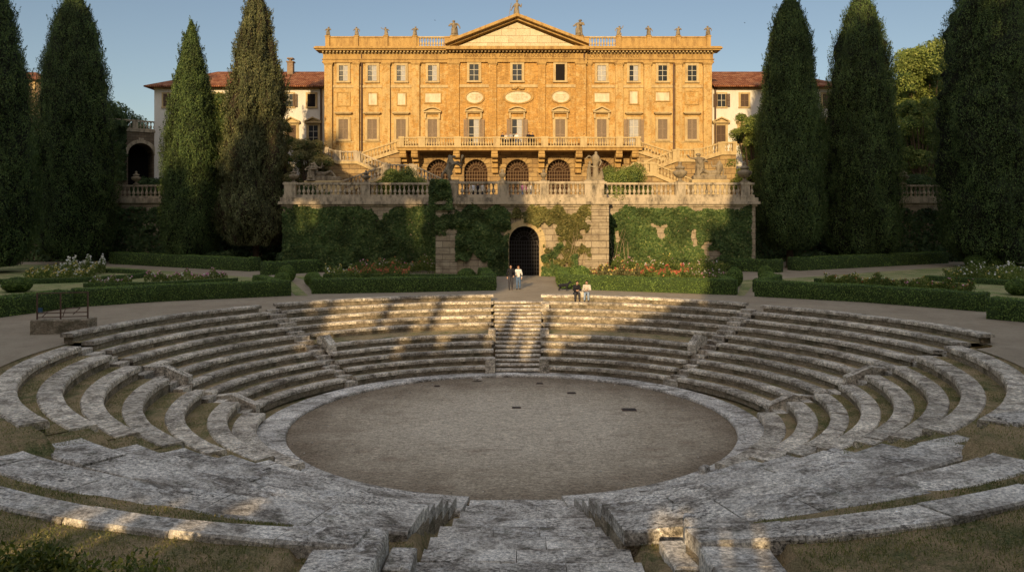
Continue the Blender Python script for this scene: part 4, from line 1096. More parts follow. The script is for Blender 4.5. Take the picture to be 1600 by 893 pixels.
# a few upright shoots
S = []; SN = []; SU = []; SL_ = []
for i in range(34):
    x = r.uniform(-6.3, -3.8); y = r.uniform(6.6, 7.9); z = 4.5 + nz(x * 1.7, 0, 0) * .2 + (-x - 3.9) * .16; hh = r.uniform(.1, .32); tx, ty = r.uniform(-.25, .25), r.uniform(-.25, .25)
    for q in range(9):
        a = q * 2.4; t = q / 8; u = Vector((math.cos(a) * .8, math.sin(a) * .8, .9)); S.append((x + tx * hh * t + u.x * .03, y + ty * hh * t + u.y * .03, z + hh * t)); SU.append(tuple(u)); SN.append((-u.x, -u.y, .8)); SL_.append(.085 * (1.1 - t * .4))
lv = np.concatenate([lv, leaves(np.array(S), np.array(SN), np.array(SU), np.array(SL_), np.array(SL_) * .35)])
g = MB()
for c in cls[:46]:
    if c[0] < -4.3 and c[2] < 4.3: g.ball((c[0] - .12, c[1], c[2] - .1), .33, .33, .3, 8, 6)
o = link('laurel_bush', cloud_mesh('laurel_bush', lv, M['laurel'], g, M['core'])); tag(o, 'glossy leafy bush in the near left corner of the photo', 'bush')
# ------------------------------------------------------------------ terrace
def arch_wall(g, x0, x1, z0, z1, y, depth, arches, n=14, mi=0):
    xs = x0
    for (xc, hw, zs) in sorted(arches):
        g.add([(xs, y, z0), (xc - hw, y, z0), (xc - hw, y, z1), (xs, y, z1)], [(0, 1, 2, 3)], mi)
        pr = None
        for i in range(n):
            a0 = PI - PI * i / n; a1 = PI - PI * (i + 1) / n
            p = (xc + hw * math.cos(a0), zs + hw * math.sin(a0)); q = (xc + hw * math.cos(a1), zs + hw * math.sin(a1))
            g.add([(p[0], y, p[1]), (q[0], y, q[1]), (q[0], y, z1), (p[0], y, z1)], [(0, 1, 2, 3)], mi)
            g.add([(p[0], y, p[1]), (p[0], y + depth, p[1]), (q[0], y + depth, q[1]), (q[0], y, q[1])], [(0, 1, 2, 3)], mi)
        for s in (-1, 1):
            g.add([(xc + s * hw, y, z0), (xc + s * hw, y + depth, z0), (xc + s * hw, y + depth, zs), (xc + s * hw, y, zs)], [(0, 1, 2, 3)], mi)
        xs = xc + hw
    g.add([(xs, y, z0), (x1, y, z0), (x1, y, z1), (xs, y, z1)], [(0, 1, 2, 3)], mi)
def arch_panel(g, xc, hw, z0, zs, y, n=18, mi=0):
    pts = [(xc - hw, y, z0), (xc + hw, y, z0)] + [(xc + hw * math.cos(PI * i / n), y, zs + hw * math.sin(PI * i / n)) for i in range(n + 1)]
    g.fan(pts, mi)
def arch_ring(g, xc, r0, r1, zs, y0, y1, n=13, mi=0, key=1.12, gap=.06):
    for i in range(n):
        a0 = PI * i / n + gap / n; a1 = PI * (i + 1) / n - gap / n; k = key if i == n // 2 else 1
        P0 = [(xc + r * math.cos(a), y0, zs + r * math.sin(a)) for r, a in ((r0, a0), (r1 * k, a0), (r1 * k, a1), (r0, a1))]
        P1 = [(p[0], y1, p[2]) for p in P0]; g.hexa(P0, P1, mi)
def grille(parent, xc, hw, z0, zs, y, nx=9, nz_=7, t=.035, mat='rust'):
    g = MB()
    for i in range(nx + 1):
        x = xc - hw + 2 * hw * i / nx; zt = zs
        g.box(x - t / 2, x + t / 2, y - t / 2, y + t / 2, z0, zt)
    for i in range(nz_ + 1):
        z = z0 + (zs - z0) * i / nz_; g.box(xc - hw, xc + hw, y - t / 2 - .003, y + t / 2 + .003, z - t / 2, z + t / 2)
    for r in (.33, .62, .97):
        for i in range(12):
            a = PI * i / 12; b = PI * (i + 1) / 12
            g.tube((xc + hw * r * math.cos(a), y, zs + hw * r * math.sin(a)), (xc + hw * r * math.cos(b), y, zs + hw * r * math.sin(b)), t * .6, n=4)
    for i in range(1, 10):
        a = PI * i / 10; g.tube((xc + hw * .33 * math.cos(a), y, zs + hw * .33 * math.sin(a)), (xc + hw * .98 * math.cos(a), y, zs + hw * .98 * math.sin(a)), t * .55, n=4)
    return obj('grille', g, M[mat], parent)

BAL = [(.5, 0), (.5, .06), (.3, .09), (.32, .14), (.62, .25), (.66, .33), (.5, .45), (.28, .58), (.22, .68), (.34, .72), (.3, .78), (.25, .84), (.45, .9), (.5, .93), (.5, 1)]
g = MB(); g.lathe((0, 0, 0), BAL, 10); BALME = g.mesh('baluster', M['terr_stone']); smooth(BALME, 50)
BJ = 0; BALME2 = BALME.copy(); BALME2.materials[0] = M['trim_lt']
def balustrade(pts, label, mat='terr_stone', H=1.35, peds=(), sp=.42, wid=.34, pw=.7, solid=(), group='stone balustrades of the terrace and palace', plinth=.26, rail=.2, ends=True, bal_w=.26):
    """pts: 3-D plan line at floor level; peds: list of (distance along, half width) pedestals"""
    e = empty('balustrade', pts[0], label, 'balustrade', group)
    global BJ
    BJ += 1; H += (BJ % 9) * .0031; wid += (BJ % 7) * .0027; pz = (BJ % 8) * .0043
    me = BALME if mat == 'terr_stone' else BALME2
    gp = MB(); gr = MB(); gds = []
    acc = 0; blist = []
    for a, b in zip(pts, pts[1:]):
        a = Vector(a); b = Vector(b)
        gp.bar(a, b, wid, 0, plinth); gp.bar(a, b, wid * 1.25, -.02, plinth * .45)
        gr.bar(a, b, wid * 1.2, H - rail, H - rail * .25); gr.bar(a, b, wid * .95, H - rail * .25 - .001, H)
        L = (b - a).length; n = max(1, int(L / sp))
        for i in range(n):
            s = (i + .5) / n; d = acc + L * s
            if any(abs(d - q) < h + .12 for q, h in peds): continue
            if any(q0 < d < q1 for q0, q1 in solid): continue
            blist.append(a.lerp(b, s))
        for q, h in peds:
            if acc - .01 <= q <= acc + L + .01:
                gd = MB(); gds.append(gd); c = a.lerp(b, (q - acc) / L); u = (b - a); u.z = 0; u.normalize()
                gd.bar(c - u * h, c + u * h, wid * 1.7, -.02, H - rail - .02); gd.bar(c - u * (h + .06), c + u * (h + .06), wid * 2.0, H - rail - .02, H + .03 + pz)
                gd.bar(c - u * (h + .05), c + u * (h + .05), wid * 1.95, -.03, plinth * .8)
        for q0, q1 in solid:
            if acc <= q0 and q1 <= acc + L + .01:
                gp.bar(a.lerp(b, (q0 - acc) / L), a.lerp(b, (q1 - acc) / L), wid * .9, plinth, H - rail)
        acc += L
    obj('plinth', gp, M[mat], e); obj('rail', gr, M[mat], e)
    for q_ in gds: obj('pedestal', q_, M[mat], e)
    if len(blist) <= 100:
        for p in blist:
            o = link('baluster', me, e, p + Vector((0, 0, plinth - .01))); o.scale = (bal_w, bal_w, H - rail - plinth + .02)
    else:
        g = MB()
        for p in blist: g.lathe(p + Vector((0, 0, plinth - .01)), [(r * bal_w, z * (H - rail - plinth + .02)) for r, z in BAL], 6)
        o = obj('balusters', g, M[mat], e, sm=True); o['kind'] = 'stuff'
    return e

YB, YW, YO = 68.0, 75.0, 90.0
XB0, XB1 = -6.95, 7.85
XW = 22.6
e = empty('terrace_wall', (0, YB, PATH), 'projecting ivy clad stone block with an iron gate below the palace terrace', 'terrace wall')
gx, gh, gs = .62, 1.32, 6.05
g = MB(); arch_wall(g, XB0, XB1, PATH - .3, 9.1, YB, 1.3, [(gx, gh, gs)])
g.add([(XB0, YB, PATH - .3), (XB0, YW, PATH - .3), (XB0, YW, 9.1), (XB0, YB, 9.1)], [(0, 1, 2, 3)]); g.add([(XB1, YB, PATH - .3), (XB1, YW, PATH - .3), (XB1, YW, 9.1), (XB1, YB, 9.1)], [(3, 2, 1, 0)])
obj('wall', g, M['block'], e)
g = MB(); arch_ring(g, gx, gh + .002, gh + .55, gs, YB - .14, YB + .1, 11, key=1.22)
for s in (-1, 1):
    z = PATH
    for k in range(6):
        g.bev(gx + s * (gh + .28) - .27, gx + s * (gh + .28) + .27, YB - .13, YB + .05, z, z + .5, .02); z += .508
obj('portal_surround', g, M['trim_lt'], e)
g = MB(); arch_panel(g, gx, gh, PATH, gs, YB + 1.2); obj('dark_passage_panel', g, M['void'], e)
grille(e, gx, gh, PATH + .03, gs, YB + .55, 12, 9, .045, 'iron')
g = MB()
for x0, x1 in ((XB0, XB0 + 1.55), (XB1 - 1.75, XB1)):   # rusticated corner piers
    z = PATH
    while z < 9.0:
        h = min(.62, 9.08 - z); g.bev(x0 - .16, x1 + .16 if x1 < XB1 else x1 + .16, YB - .2, YB + .6, z + .03, z + h, .05); z += h
obj('pier', g, M['block'], e)
g = MB()
for (za, zb, pr) in ((9.1, 9.28, .18), (9.28, 9.5, .42), (9.5, 9.86, .3)):
    g.box(XB0 - pr, XB1 + pr, YB - pr, YW, za, zb)
obj('cornice', g, M['terr_stone'], e)
for side, nm in ((-1, 'left'), (1, 'right')):
    w = empty('terrace_wall', (side * 15, YW, PATH), f'ivy covered retaining wall of the terrace {nm} of the projecting gate block', 'terrace wall')
    xa, xb = (-XW, XB0) if side < 0 else (XB1, XW + .4)
    g = MB(); g.box(xa, xb, YW, YW + 1, PATH - .3, 9.2); xs = xa if side < 0 else xb
    g.box(min(xs, xs - side), max(xs, xs - side), YW + 1, YO, PATH - .3, 9.2)
    obj('wall', g, M['block'], w)
    g = MB()
    for (za, zb, pr) in ((9.2, 9.4, .15), (9.4, 9.66, .38), (9.66, 10.05, .22)):
        g.box(xa - (pr if side < 0 else 0), xb + (pr if side > 0 else 0), YW - pr, YW + 1.2, za, zb)
    obj('cornice', g, M['terr_stone'], w)
    w = empty('terrace_wall', (side * 60, YO, PATH), f'dark set back garden wall behind the {nm} cypresses', 'terrace wall')
    xa, xb = (-150, -XW - .3) if side < 0 else (XW + .7, 150)
    g = MB(); g.box(xa, xb, YO, YO + 1, PATH - .3, 9.8); obj('wall', g, M['block'], w)
    g = MB(); g.box(xa, xb, YO - .3, YO + 1.1, 9.8, 10.35); obj('cornice', g, M['terr_stone'], w)
    x0, x1 = (-75, -XW) if side < 0 else (XW + .4, 75)
    L = x1 - x0; balustrade([(x0, YO + .2, 10.35), (x1, YO + .2, 10.35)], f'shaded stone balustrade behind the {nm} cypresses', peds=[(q, .55) for q in np.arange(4, L, 8)], H=1.55, sp=.5, bal_w=.3, wid=.4)
g = MB(); g.box(XB0, XB1, YB + .5, YW, TERR - .3, TERR); g.box(-XW, XW + .4, YW + .001, YO, TERR - .3, TERR - .004)
g.box(-150, 150, YO + .002, 500, TERR - .3, TERR - .008)
struct(obj('terrace_ground', g, M['path']))
# balustrades: block front
L = XB1 - XB0
def pd(px, Y, x0): return (px - 808) * Y / FOC - x0
balustrade([(XB0, YB + .12, 9.86), (XB1, YB + .12, 9.86)], 'stone balustrade on top of the projecting gate block', peds=[(.95, .85), (pd(786.5, YB, XB0), .5), (pd(850.5, YB, XB0), .38), (L - 1.1, .85)], H=1.4, sp=.385)
xa = -XW
balustrade([(-XW, YW + .1, 10.05), (XB0 - .2, YW + .1, 10.05)], 'shaded stone balustrade on the wall left of the gate block', peds=[(.7, .55), (pd(571, YW, xa), .45), (15.0, .4)], H=1.42, sp=.43)
balustrade([(XB1 + .2, YW + .1, 10.05), (XW + .3, YW + .1, 10.05)], 'sunlit stone balustrade on the wall right of the gate block', peds=[(pd(1063, YW, XB1 + .2), .5), (pd(1164, YW, XB1 + .2), .42)], H=1.42, sp=.43)

# ivy
def ivy(x0, x1, z0, z1, y, n, fn, mat, label, seed, size=.26, th=.22):
    r = np.random.default_rng(seed); P = []
    while len(P) < n:
        x = r.uniform(x0, x1); z = r.uniform(z0, z1)
        if fn(x, z) > r.uniform(0, 1):
            b = max(0, nz(x * 1.1, z * 1.1, seed) + .4) * th
            P.append((x, y - .03 - r.uniform(0, 1) * (b + .05), z))
    P = np.array(P); N = np.array([0, -1.0, .35]) + r.normal(size=(n, 3)) * .45; up = np.array([0, 0, -1.0]) + r.normal(size=(n, 3)) * .7
    Ls = size * r.uniform(.45, 1.3, n)
    o = link('ivy', cloud_mesh('ivy', leaves(P, N, up, Ls, Ls * .8), M[mat])); return tag(o, label, 'ivy', 'ivy climbing the terrace walls')
def mask(x, z, s, k, lo, hi): return 1 if nz(x * s, z * s, k) + .5 * nz(x * s * 3, z * s * 3, k) > lerp(lo, hi, 0) else 0
ivy(-XW, XB0 - .1, 3, 10.1, YW, 24000, lambda x, z: 1 if (z < 9.1 + nz(x * .6, 0, 3) * 1.1 and nz(x * .4, z * .4, 3) + .5 * nz(x * 1.5, z * 1.5, 8) > -.62) else 0, 'ivy', 'dense dark ivy on the wall left of the gate block', 71)
ivy(XB1 + .1, XW, 3, 10.1, YW, 19000, lambda x, z: 1 if (z < 9.0 + nz(x * .6, 0, 5) * 1.0 and nz(x * .4, z * .4, 13) + .6 * nz(x * 1.2, z * 1.2, 8) > -.52 + (9 - z) * .035 - x * .004) else 0, 'ivy_gold' if 0 else 'ivy', 'thinning green ivy on the wall right of the gate block', 72)
def blk(x, z):
    if abs(x - gx) < gh + .1 and z < gs + math.sqrt(max(0, (gh + .1) ** 2 - (x - gx) ** 2)): return 0
    if x < XB0 + 1.6 and z < 6.6: return 0
    if XB0 + 1.5 < x < -2.5 and z < 4.6 + nz(x * 1.2, 0, 2) * .8: return 0
    if x < -.6: return 1 if nz(x * .5, z * .5, 3) + .4 * nz(x * 2, z * 2, 4) > -.42 and z < 9.0 + nz(x * .9, 1, 3) * .8 else 0
    return 0
ivy(XB0 - .15, -.6, 3, 9.6, YB - .06, 12500, blk, 'ivy', 'thick green ivy hanging on the gate block left of the iron gate', 73, th=.45)
def blr(x, z):
    if abs(x - gx) < gh + .35 and z < gs + math.sqrt(max(0, (gh + .35) ** 2 - (x - gx) ** 2)): return 0
    if x > XB1 - 1.4: return 0
    if abs(x - gx) < 2.2 and z < 8.1 and x < gx: return 0
    return 1 if nz(x * .55, z * .45, 33) + .5 * nz(x * 1.8, z * 1.8, 4) > (.02 if z < 7.9 else -.25) and z < 9.1 + nz(x * .9, 1, 9) * .9 else 0
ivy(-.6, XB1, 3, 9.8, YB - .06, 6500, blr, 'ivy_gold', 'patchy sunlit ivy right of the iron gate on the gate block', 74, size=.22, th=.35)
ivy(gx + gh + .2, XB1 - 2.6, 3, 6.3, YB - .06, 2600, lambda x, z: 1 if nz(x * .8, z * .8, 50) > -.25 + (z - 3) * .18 else 0, 'ivy', 'dark green ivy at the right foot of the iron gate', 75, th=.5)
# overhanging creeper at the left end of the gate block balustrade
ivy(XB0 - .7, XB0 + 1.3, 8.8, 11.4, YB - .2, 2600, lambda x, z: 1 if nz(x, z, 5) > -.35 and abs(x - XB0 - .2) < 1.3 - (z - 8.8) * .2 else 0, 'ivy', 'creeper spilling over the left corner of the gate block balustrade', 76, th=.6)
for a, b, sd_, nm in ((-95, -XW - .3, 77, 'left'), (XW + .8, 95, 78, 'right')):
    ivy(a, b, 3, 10, YO, 22000, lambda x, z: 1 if z < 9.2 + nz(x * .4, 0, 1) * 1.5 else 0, 'dark_leaf', f'dark creeper over the set back {nm} garden wall', sd_, size=.42, th=.5)
# bare creeper stems
g = MB(); r = random.Random(9)
def fanstems(x, y, n, h, sp):
    for k in range(n):
        px_, pz = x + r.uniform(-.15, .15), 2.95; an = r.uniform(-1, 1) * sp; rad = .03
        while pz < 3 + h * r.uniform(.6, 1):
            st_ = r.uniform(.3, .55); an += r.uniform(-.12, .12); qx, qz = px_ + math.sin(an) * st_, pz + math.cos(an) * st_
            g.tube((px_, y, pz), (qx, y + r.uniform(-.03, .03), qz), rad, rad * .88, 4, False); px_, pz, rad = qx, qz, rad * .88
            if r.random() < .3: g.tube((px_, y, pz), (px_ + r.uniform(-.5, .5), y, pz + .5), rad * .7, rad * .3, 4, False)
for x_, n_, h_ in ((3.0, 7, 4.2), (4.2, 8, 4.6), (5.3, 7, 4.0)): fanstems(x_, YB - .22, n_, h_, .55)
SM = simple('pale_dry_stems', (.36, .27, .17)); o = obj('creeper_stems', g, SM); tag(o, 'bare creeper stems fanning over the gate block right of the gate', 'creeper'); g = MB()
for x_, n_, h_ in ((9.3, 5, 4.6), (10.6, 4, 3.0)): fanstems(x_, YW - .3, n_, h_, .3)
o = obj('creeper_stems', g, SM); tag(o, 'bare creeper stems on the right wing wall beside the gate block', 'creeper')


# ------------------------------------------------------------------ the palace
YP = 93.0
K = YP / FOC
def fx(px): return (px - 808) * K
def fz(py): return EYE + (340 - py) * K
pal = empty('palace', (0, YP, TERR), 'ochre brick baroque palace with pediment, roof statues and arched ground floor', 'palace')
X0, X1 = fx(508), fx(1111)
zb = fz(236)
g = MB(); g.box(X0, X1, YP, 112, zb, fz(77)); g.box(X0, fx(626), YP, 112, TERR, zb); g.box(fx(998), X1, YP, 112, TERR, zb); g.box(fx(626), fx(998), YP + 2, 112, TERR, zb)
obj('wall', g, M['facade'], pal)
arcs = [(fx(c), 18.3 * K, fz(249) - 18.3 * K) for c in (685, 743.5, 808, 873, 938)]
g = MB(); arch_wall(g, fx(626), fx(998), TERR, zb, YP - .02, 1.1, arcs); obj('ground_floor_wall', g, M['ashlar'], pal)
for xc, hw, zs in arcs:
    g = MB(); arch_ring(g, xc, hw + .003, hw + .6, zs, YP - .12, YP + .02, 11, gap=.14); obj('arch_stones', g, M['ashlar'], pal)
for xc, hw, zs in arcs:
    w = empty('arched_doorway', (xc, YP, TERR), None, None); w.parent = pal; w.location = Vector((xc, YP, TERR)) - WLOC[pal.name]; del_ = 0
    g = MB(); arch_panel(g, xc, hw, TERR, zs, YP + .9); obj('dark_panel', g, M['room'], w)
    grille(w, xc, hw, TERR, zs, YP + .45, 9, 9, .05, 'lattice')
# central projection and pilasters
g = MB(); g.box(fx(702), fx(916), YP - .32, YP - .002, zb, fz(97)); obj('central_projection', g, M['facade'], pal)
for a, b, pr in ((508, 520, .4), (553.5, 562, .4), (598, 610, .4), (644, 656, .4), (701, 718, .58), (764, 776, .58), (840, 852, .58), (899, 915, .58), (918, 924, .2), (961, 973, .4), (1005.5, 1017, .4), (1054.5, 1065, .4), (1098, 1111, .4)):
    g = MB(); zlow = fz(235) if 628 < a < 990 else TERR
    g.box(fx(a), fx(b), YP - pr, YP - .004, zlow, fz(101)); g2 = MB()
    g2.box(fx(a) - .1, fx(b) + .1, YP - pr - .1, YP - .004, fz(101), fz(98.6)); g2.box(fx(a) - .05, fx(b) + .05, YP - pr - .04, YP - .004, fz(102.4), fz(101.001))
    p_ = obj('pilaster', g, M['facade'], pal); obj('capital', g2, M['trim'], p_)
# entablature
g = MB()
def course(py0, py1, pr, xa=X0, xb=X1, m=None): (m or g).box(xa - pr, xb + pr, YP - pr, YP + 1, fz(py0), fz(py1))
course(98.6, 96.6, .3); course(96.6, 93.6, .24); course(93.6, 92.6, .34)
course(92.6, 84.5, .2); obj('frieze', g, M['trim'], pal)
g = MB(); ce = .32
for (a, b, pr) in ((98.6, 96.6, .3), (96.6, 93.6, .24), (93.6, 92.6, .34), (92.6, 84.5, .2)):
    g.box(fx(701) - pr * .3, fx(916) + pr * .3, YP - pr - .3, YP - pr - .001, fz(a), fz(b))
obj('central_frieze', g, M['trim'], pal)
g = MB(); course(84.5, 83.4, .3)
x = X0 - .2
while x < X1 + .2:
    yy = YP - .72 if not fx(701) < x < fx(915) else YP - 1.0
    g.box(x, x + .2, yy, YP - .1, fz(83.4), fz(80.8)); x += .42
obj('dentils', g, M['trim_lt'], pal)
g = MB(); course(80.8, 78.6, .95); course(78.6, 76.8, 1.12); course(76.8, 75, 1.0)
g.box(fx(698), fx(919), YP - 1.45, YP - .98, fz(80.8), fz(76.0)); obj('cornice', g, M['trim'], pal)
# pediment
g = MB(); g.prism([(fx(712), fz(75.5)), (fx(904), fz(75.5)), (fx(808), fz(37))], YP - .5, YP + 3.5); obj('tympanum', g, M['tymp'], pal)
for s in (-1, 1):
    g = MB(); ex = fx(697) if s < 0 else fx(919); ax = fx(808)
    za, zt = fz(76.4), fz(33.5)
    for (d0, d1, pr) in ((0, .28, .85), (.28, .62, 1.5)):
        g.hexa([(ex, YP - pr, za + d0), (ax, YP - pr, zt + d0), (ax, YP + 3.5, zt + d0), (ex, YP + 3.5, za + d0)], [(ex, YP - pr, za + d1), (ax, YP - pr, zt + d1), (ax, YP + 3.5, zt + d1), (ex, YP + 3.5, za + d1)])
    obj('raking_cornice', g, M['trim'], pal)
# parapet
for a, b, solid in ((508, 655, 1), (655, 694, 0), (694, 720, 1), (896, 921, 1), (921, 962, 0), (962, 1111, 1)):
    x0, x1 = fx(a), fx(b)
    if solid:
        g = MB(); g.box(x0, x1, YP + .05, YP + .4, fz(75) , fz(59)); g.box(x0, x1, YP - .04, YP + .5, fz(59), fz(57)); g.box(x0, x1, YP - .02, YP + .45, fz(75) + .001, fz(73)); obj('parapet', g, M['trim'], pal)
    else:
        g = MB(); g.box(x0, x1, YP, YP + .45, fz(59), fz(57)); g.box(x0, x1, YP, YP + .4, fz(75), fz(72))
        n = int((x1 - x0) / .32)
        for i in range(n): g.lathe((x0 + (i + .5) * (x1 - x0) / n, YP + .2, fz(72)), [(q * .22, z * (fz(59) - fz(72))) for q, z in BAL], 6)
        obj('parapet_balusters', g, M['trim_lt'], pal)
SX = [512, 557, 603, 648, 710, 905, 967, 1014, 1060, 1107]
for px in SX:
    g = MB(); w = .95 if px in (710, 905) else .5
    g.box(fx(px) - w / 2, fx(px) + w / 2, YP - .18, YP + .6, fz(75) + .002, fz(55.8) if px not in (710, 905) else fz(56)); g.box(fx(px) - w / 2 - .06, fx(px) + w / 2 + .06, YP - .24, YP + .66, fz(57.2), fz(56.2))
    obj('statue_plinth', g, M['trim'], pal)
# string courses
g = MB()
for a, b in ((520, 553.5), (562, 598), (610, 644), (656, 701), (924, 961), (973, 1005.5), (1017, 1054.5), (1065, 1098)):
    g.box(fx(a), fx(b), YP - .1, YP - .003, fz(137.3), fz(133)); 
    g.box(fx(a), fx(b), YP - .06, YP - .003, fz(223), fz(220.5)) if not 640 < a < 960 else None
for a, b in ((718, 764), (776, 840), (852, 899)): g.box(fx(a), fx(b), YP - .42, YP - .323, fz(137.3), fz(133))
obj('string_course', g, M['trim_lt'], pal)

def sash(parent, x0, x1, z0, z1, y, cols=2, rows=3, curtain=0, open_=False, glassm='glass'):
    g = MB(); g.box(x0, x1, y - .01, y + .02, z0, z1); obj('pane', g, M['void' if open_ else glassm], parent)
    if curtain:
        g = MB(); xa = x0 + (x1 - x0) * (.5 if curtain == 1 else .08); g.box(xa, x1 - (x1 - x0) * .04, y - .025, y - .012, z0 + .06, z1 - .05); obj('curtain', g, M['curtain'], parent)
    if not open_:
        g = MB(); t = .05
        for i in range(cols + 1): x = x0 + (x1 - x0) * i / cols; g.box(x - t / 2, x + t / 2, y - .07, y - .026, z0, z1)
        for i in range(rows + 1): z = z0 + (z1 - z0) * i / rows; g.box(x0, x1, y - .065, y - .027, z - t / 2, z + t / 2)
        obj('sash', g, M['sash'], parent)
def louvre(parent, x0, x1, z0, z1, y, mat='shutter'):
    g = MB(); t = .06
    g.box(x0, x0 + t, y - .07, y, z0, z1); g.box(x1 - t, x1, y - .07, y, z0, z1)
    for z in (z0, (z0 + z1) / 2 - t / 2, z1 - t): g.box(x0 + t, x1 - t, y - .069, y, z, z + t)
    n = max(6, int((z1 - z0) / .11))
    for i in range(n):
        z = z0 + t + (z1 - z0 - 2 * t) * i / n; g.hexa([(x0 + t, y - .06, z), (x1 - t, y - .06, z), (x1 - t, y - .03, z + .005), (x0 + t, y - .03, z + .005)], [(x0 + t, y - .03, z + .07), (x1 - t, y - .03, z + .07), (x1 - t, y - .005, z + .075), (x0 + t, y - .005, z + .075)])
    obj('shutter', g, M[mat], parent)
def window(parent, px, py0, py1, hwpx, Y, k, fr=3.4, trim='trim_lt', kind='sash', hood=None, curtain=0, sill=True, shm='shutter', rows=3, dep=.16):
    X = lambda q: (q - 808) * k
    Z = lambda q: EYE + (340 - q) * k
    e = empty('window', (X(px), Y, Z(py1)), None, None); e.parent = parent; e.location = Vector((X(px), Y, Z(py1))) - WLOC[parent.name]
    x0, x1, z0, z1 = X(px - hwpx), X(px + hwpx), Z(py1), Z(py0); f = fr * k
    g = MB(); d = dep
    g.box(x0 - f, x0, Y - d, Y - .003, z0, z1 + f); g.box(x1, x1 + f, Y - d, Y - .003, z0, z1 + f); g.box(x0, x1, Y - d, Y - .003, z1, z1 + f)
    g.box(x0 - f * .45, x0 + .03, Y - d - .05, Y - d - .001, z0, z1 + .03); g.box(x1 - .03, x1 + f * .45, Y - d - .05, Y - d - .001, z0, z1 + .03)
    if sill: g.box(x0 - f * 1.2, x1 + f * 1.2, Y - d - .08, Y - .003, z0 - f * .8, z0 - .001)
    obj('frame', g, M[trim], e)
    if hood:
        g = MB(); hz = Z(hood[1]); a = x0 - f * 1.7; b = x1 + f * 1.7; xm = (a + b) / 2
        g.box(a, b, Y - .5, Y - .003, hz, hz + .14); g.box(a + .12, b - .12, Y - .3, Y - .003, hz - .12, hz - .001)
        if hood[0] == 'seg':
            n = 10; hh = (b - a) * .19
            for i in range(n):
                t0 = -1 + 2 * i / n; t1 = -1 + 2 * (i + 1) / n; h0 = hh * (1 - t0 * t0); h1 = hh * (1 - t1 * t1)
                q0 = xm + t0 * (b - a) / 2; q1 = xm + t1 * (b - a) / 2
                g.hexa([(q0, Y - .52, hz + .14 + h0), (q1, Y - .52, hz + .14 + h1), (q1, Y - .003, hz + .14 + h1), (q0, Y - .003, hz + .14 + h0)], [(q0, Y - .52, hz + .28 + h0), (q1, Y - .52, hz + .28 + h1), (q1, Y - .003, hz + .28 + h1), (q0, Y - .003, hz + .28 + h0)])
                g.hexa([(q0, Y - .2, hz + .141), (q1, Y - .2, hz + .141), (q1, Y - .003, hz + .141), (q0, Y - .003, hz + .141)], [(q0, Y - .2, hz + .142 + h0), (q1, Y - .2, hz + .142 + h1), (q1, Y - .003, hz + .142 + h1), (q0, Y - .003, hz + .142 + h0)])
        if hood[0] == 'tri':
            hh = (b - a) * .24
            for s in (-1, 1):
                ex = a if s < 0 else b
                g.hexa([(ex, Y - .52, hz + .1), (xm, Y - .52, hz + .1 + hh), (xm, Y - .003, hz + .1 + hh), (ex, Y - .003, hz + .1)], [(ex, Y - .52, hz + .26), (xm, Y - .52, hz + .26 + hh), (xm, Y - .003, hz + .26 + hh), (ex, Y - .003, hz + .26)])
            g.prism([(a + .2, hz + .141), (b - .2, hz + .141), (xm, hz + .1 + hh)], Y - .2, Y - .003)
        if hood[2:]:  # brackets
            for xx in (a + .12, b - .3): g.box(xx, xx + .18, Y - .36, Y - .003, hz - .75, hz - .12)
        obj('hood', g, M[trim], e)
    y = Y - .05
    if kind == 'sash': sash(e, x0, x1, z0, z1, y, 2, rows, curtain)
    elif kind == 'dark': sash(e, x0, x1, z0, z1, y, open_=True)
    elif kind == 'closed':
        g = MB(); g.box(x0, x1, y, y + .02, z0, z1); obj('pane', g, M['void'], e)
        louvre(e, x0, (x0 + x1) / 2 - .012, z0, z1, y - .005, shm); louvre(e, (x0 + x1) / 2 + .012, x1, z0, z1, y - .005, shm)
    elif kind == 'open':
        sash(e, x0, x1, z0, z1, y, 2, rows, curtain); w = (x1 - x0) * .5
        louvre(e, x0 - w, x0 - .01, z0, z1, Y - d - .06, shm); louvre(e, x1 + .01, x1 + w, z0, z1, Y - d - .06, shm)
    return e
YC = YP - .323
for px, cur, kd in ((537, 1, 'sash'), (582, 1, 'sash'), (627, 1, 'sash'), (676, 1, 'sash'), (940, 2, 'sash'), (990, 1, 'sash'), (1035, 0, 'sash'), (1081, 0, 'sash')):
    window(pal, px, 102.5, 127, 7.2, YP, K, kind=kd, curtain=cur)
for px, kd in ((741, 'sash'), (808, 'sash'), (875, 'dark')): window(pal, px, 101.5, 127, 7.5, YC, K, kind=kd)
for px, kd, hd in ((537, 'closed', ('flat', 177.5)), (582, 'closed', ('flat', 177.5)), (627, 'closed', ('flat', 177.5)), (676, 'closed', ('seg', 176.5, 1)), (940, 'closed', ('tri', 176, 1)), (990, 'open', ('flat', 177.5)), (1035, 'closed', ('flat', 177.5)), (1081, 'closed', ('flat', 177.5))):
    window(pal, px, 186.5, 218 if px < 640 or px > 1000 else 234, 7.8, YP, K, kind=kd, hood=hd, curtain=2 if px == 990 else 0, sill=px < 640 or px > 1000, rows=4)
for px, kd in ((741, 'open'), (808, 'open'), (875, 'closed')): window(pal, px, 187, 234, 8, YC, K, kind=kd, hood=('seg', 176, 1), curtain=1, sill=False, rows=4)
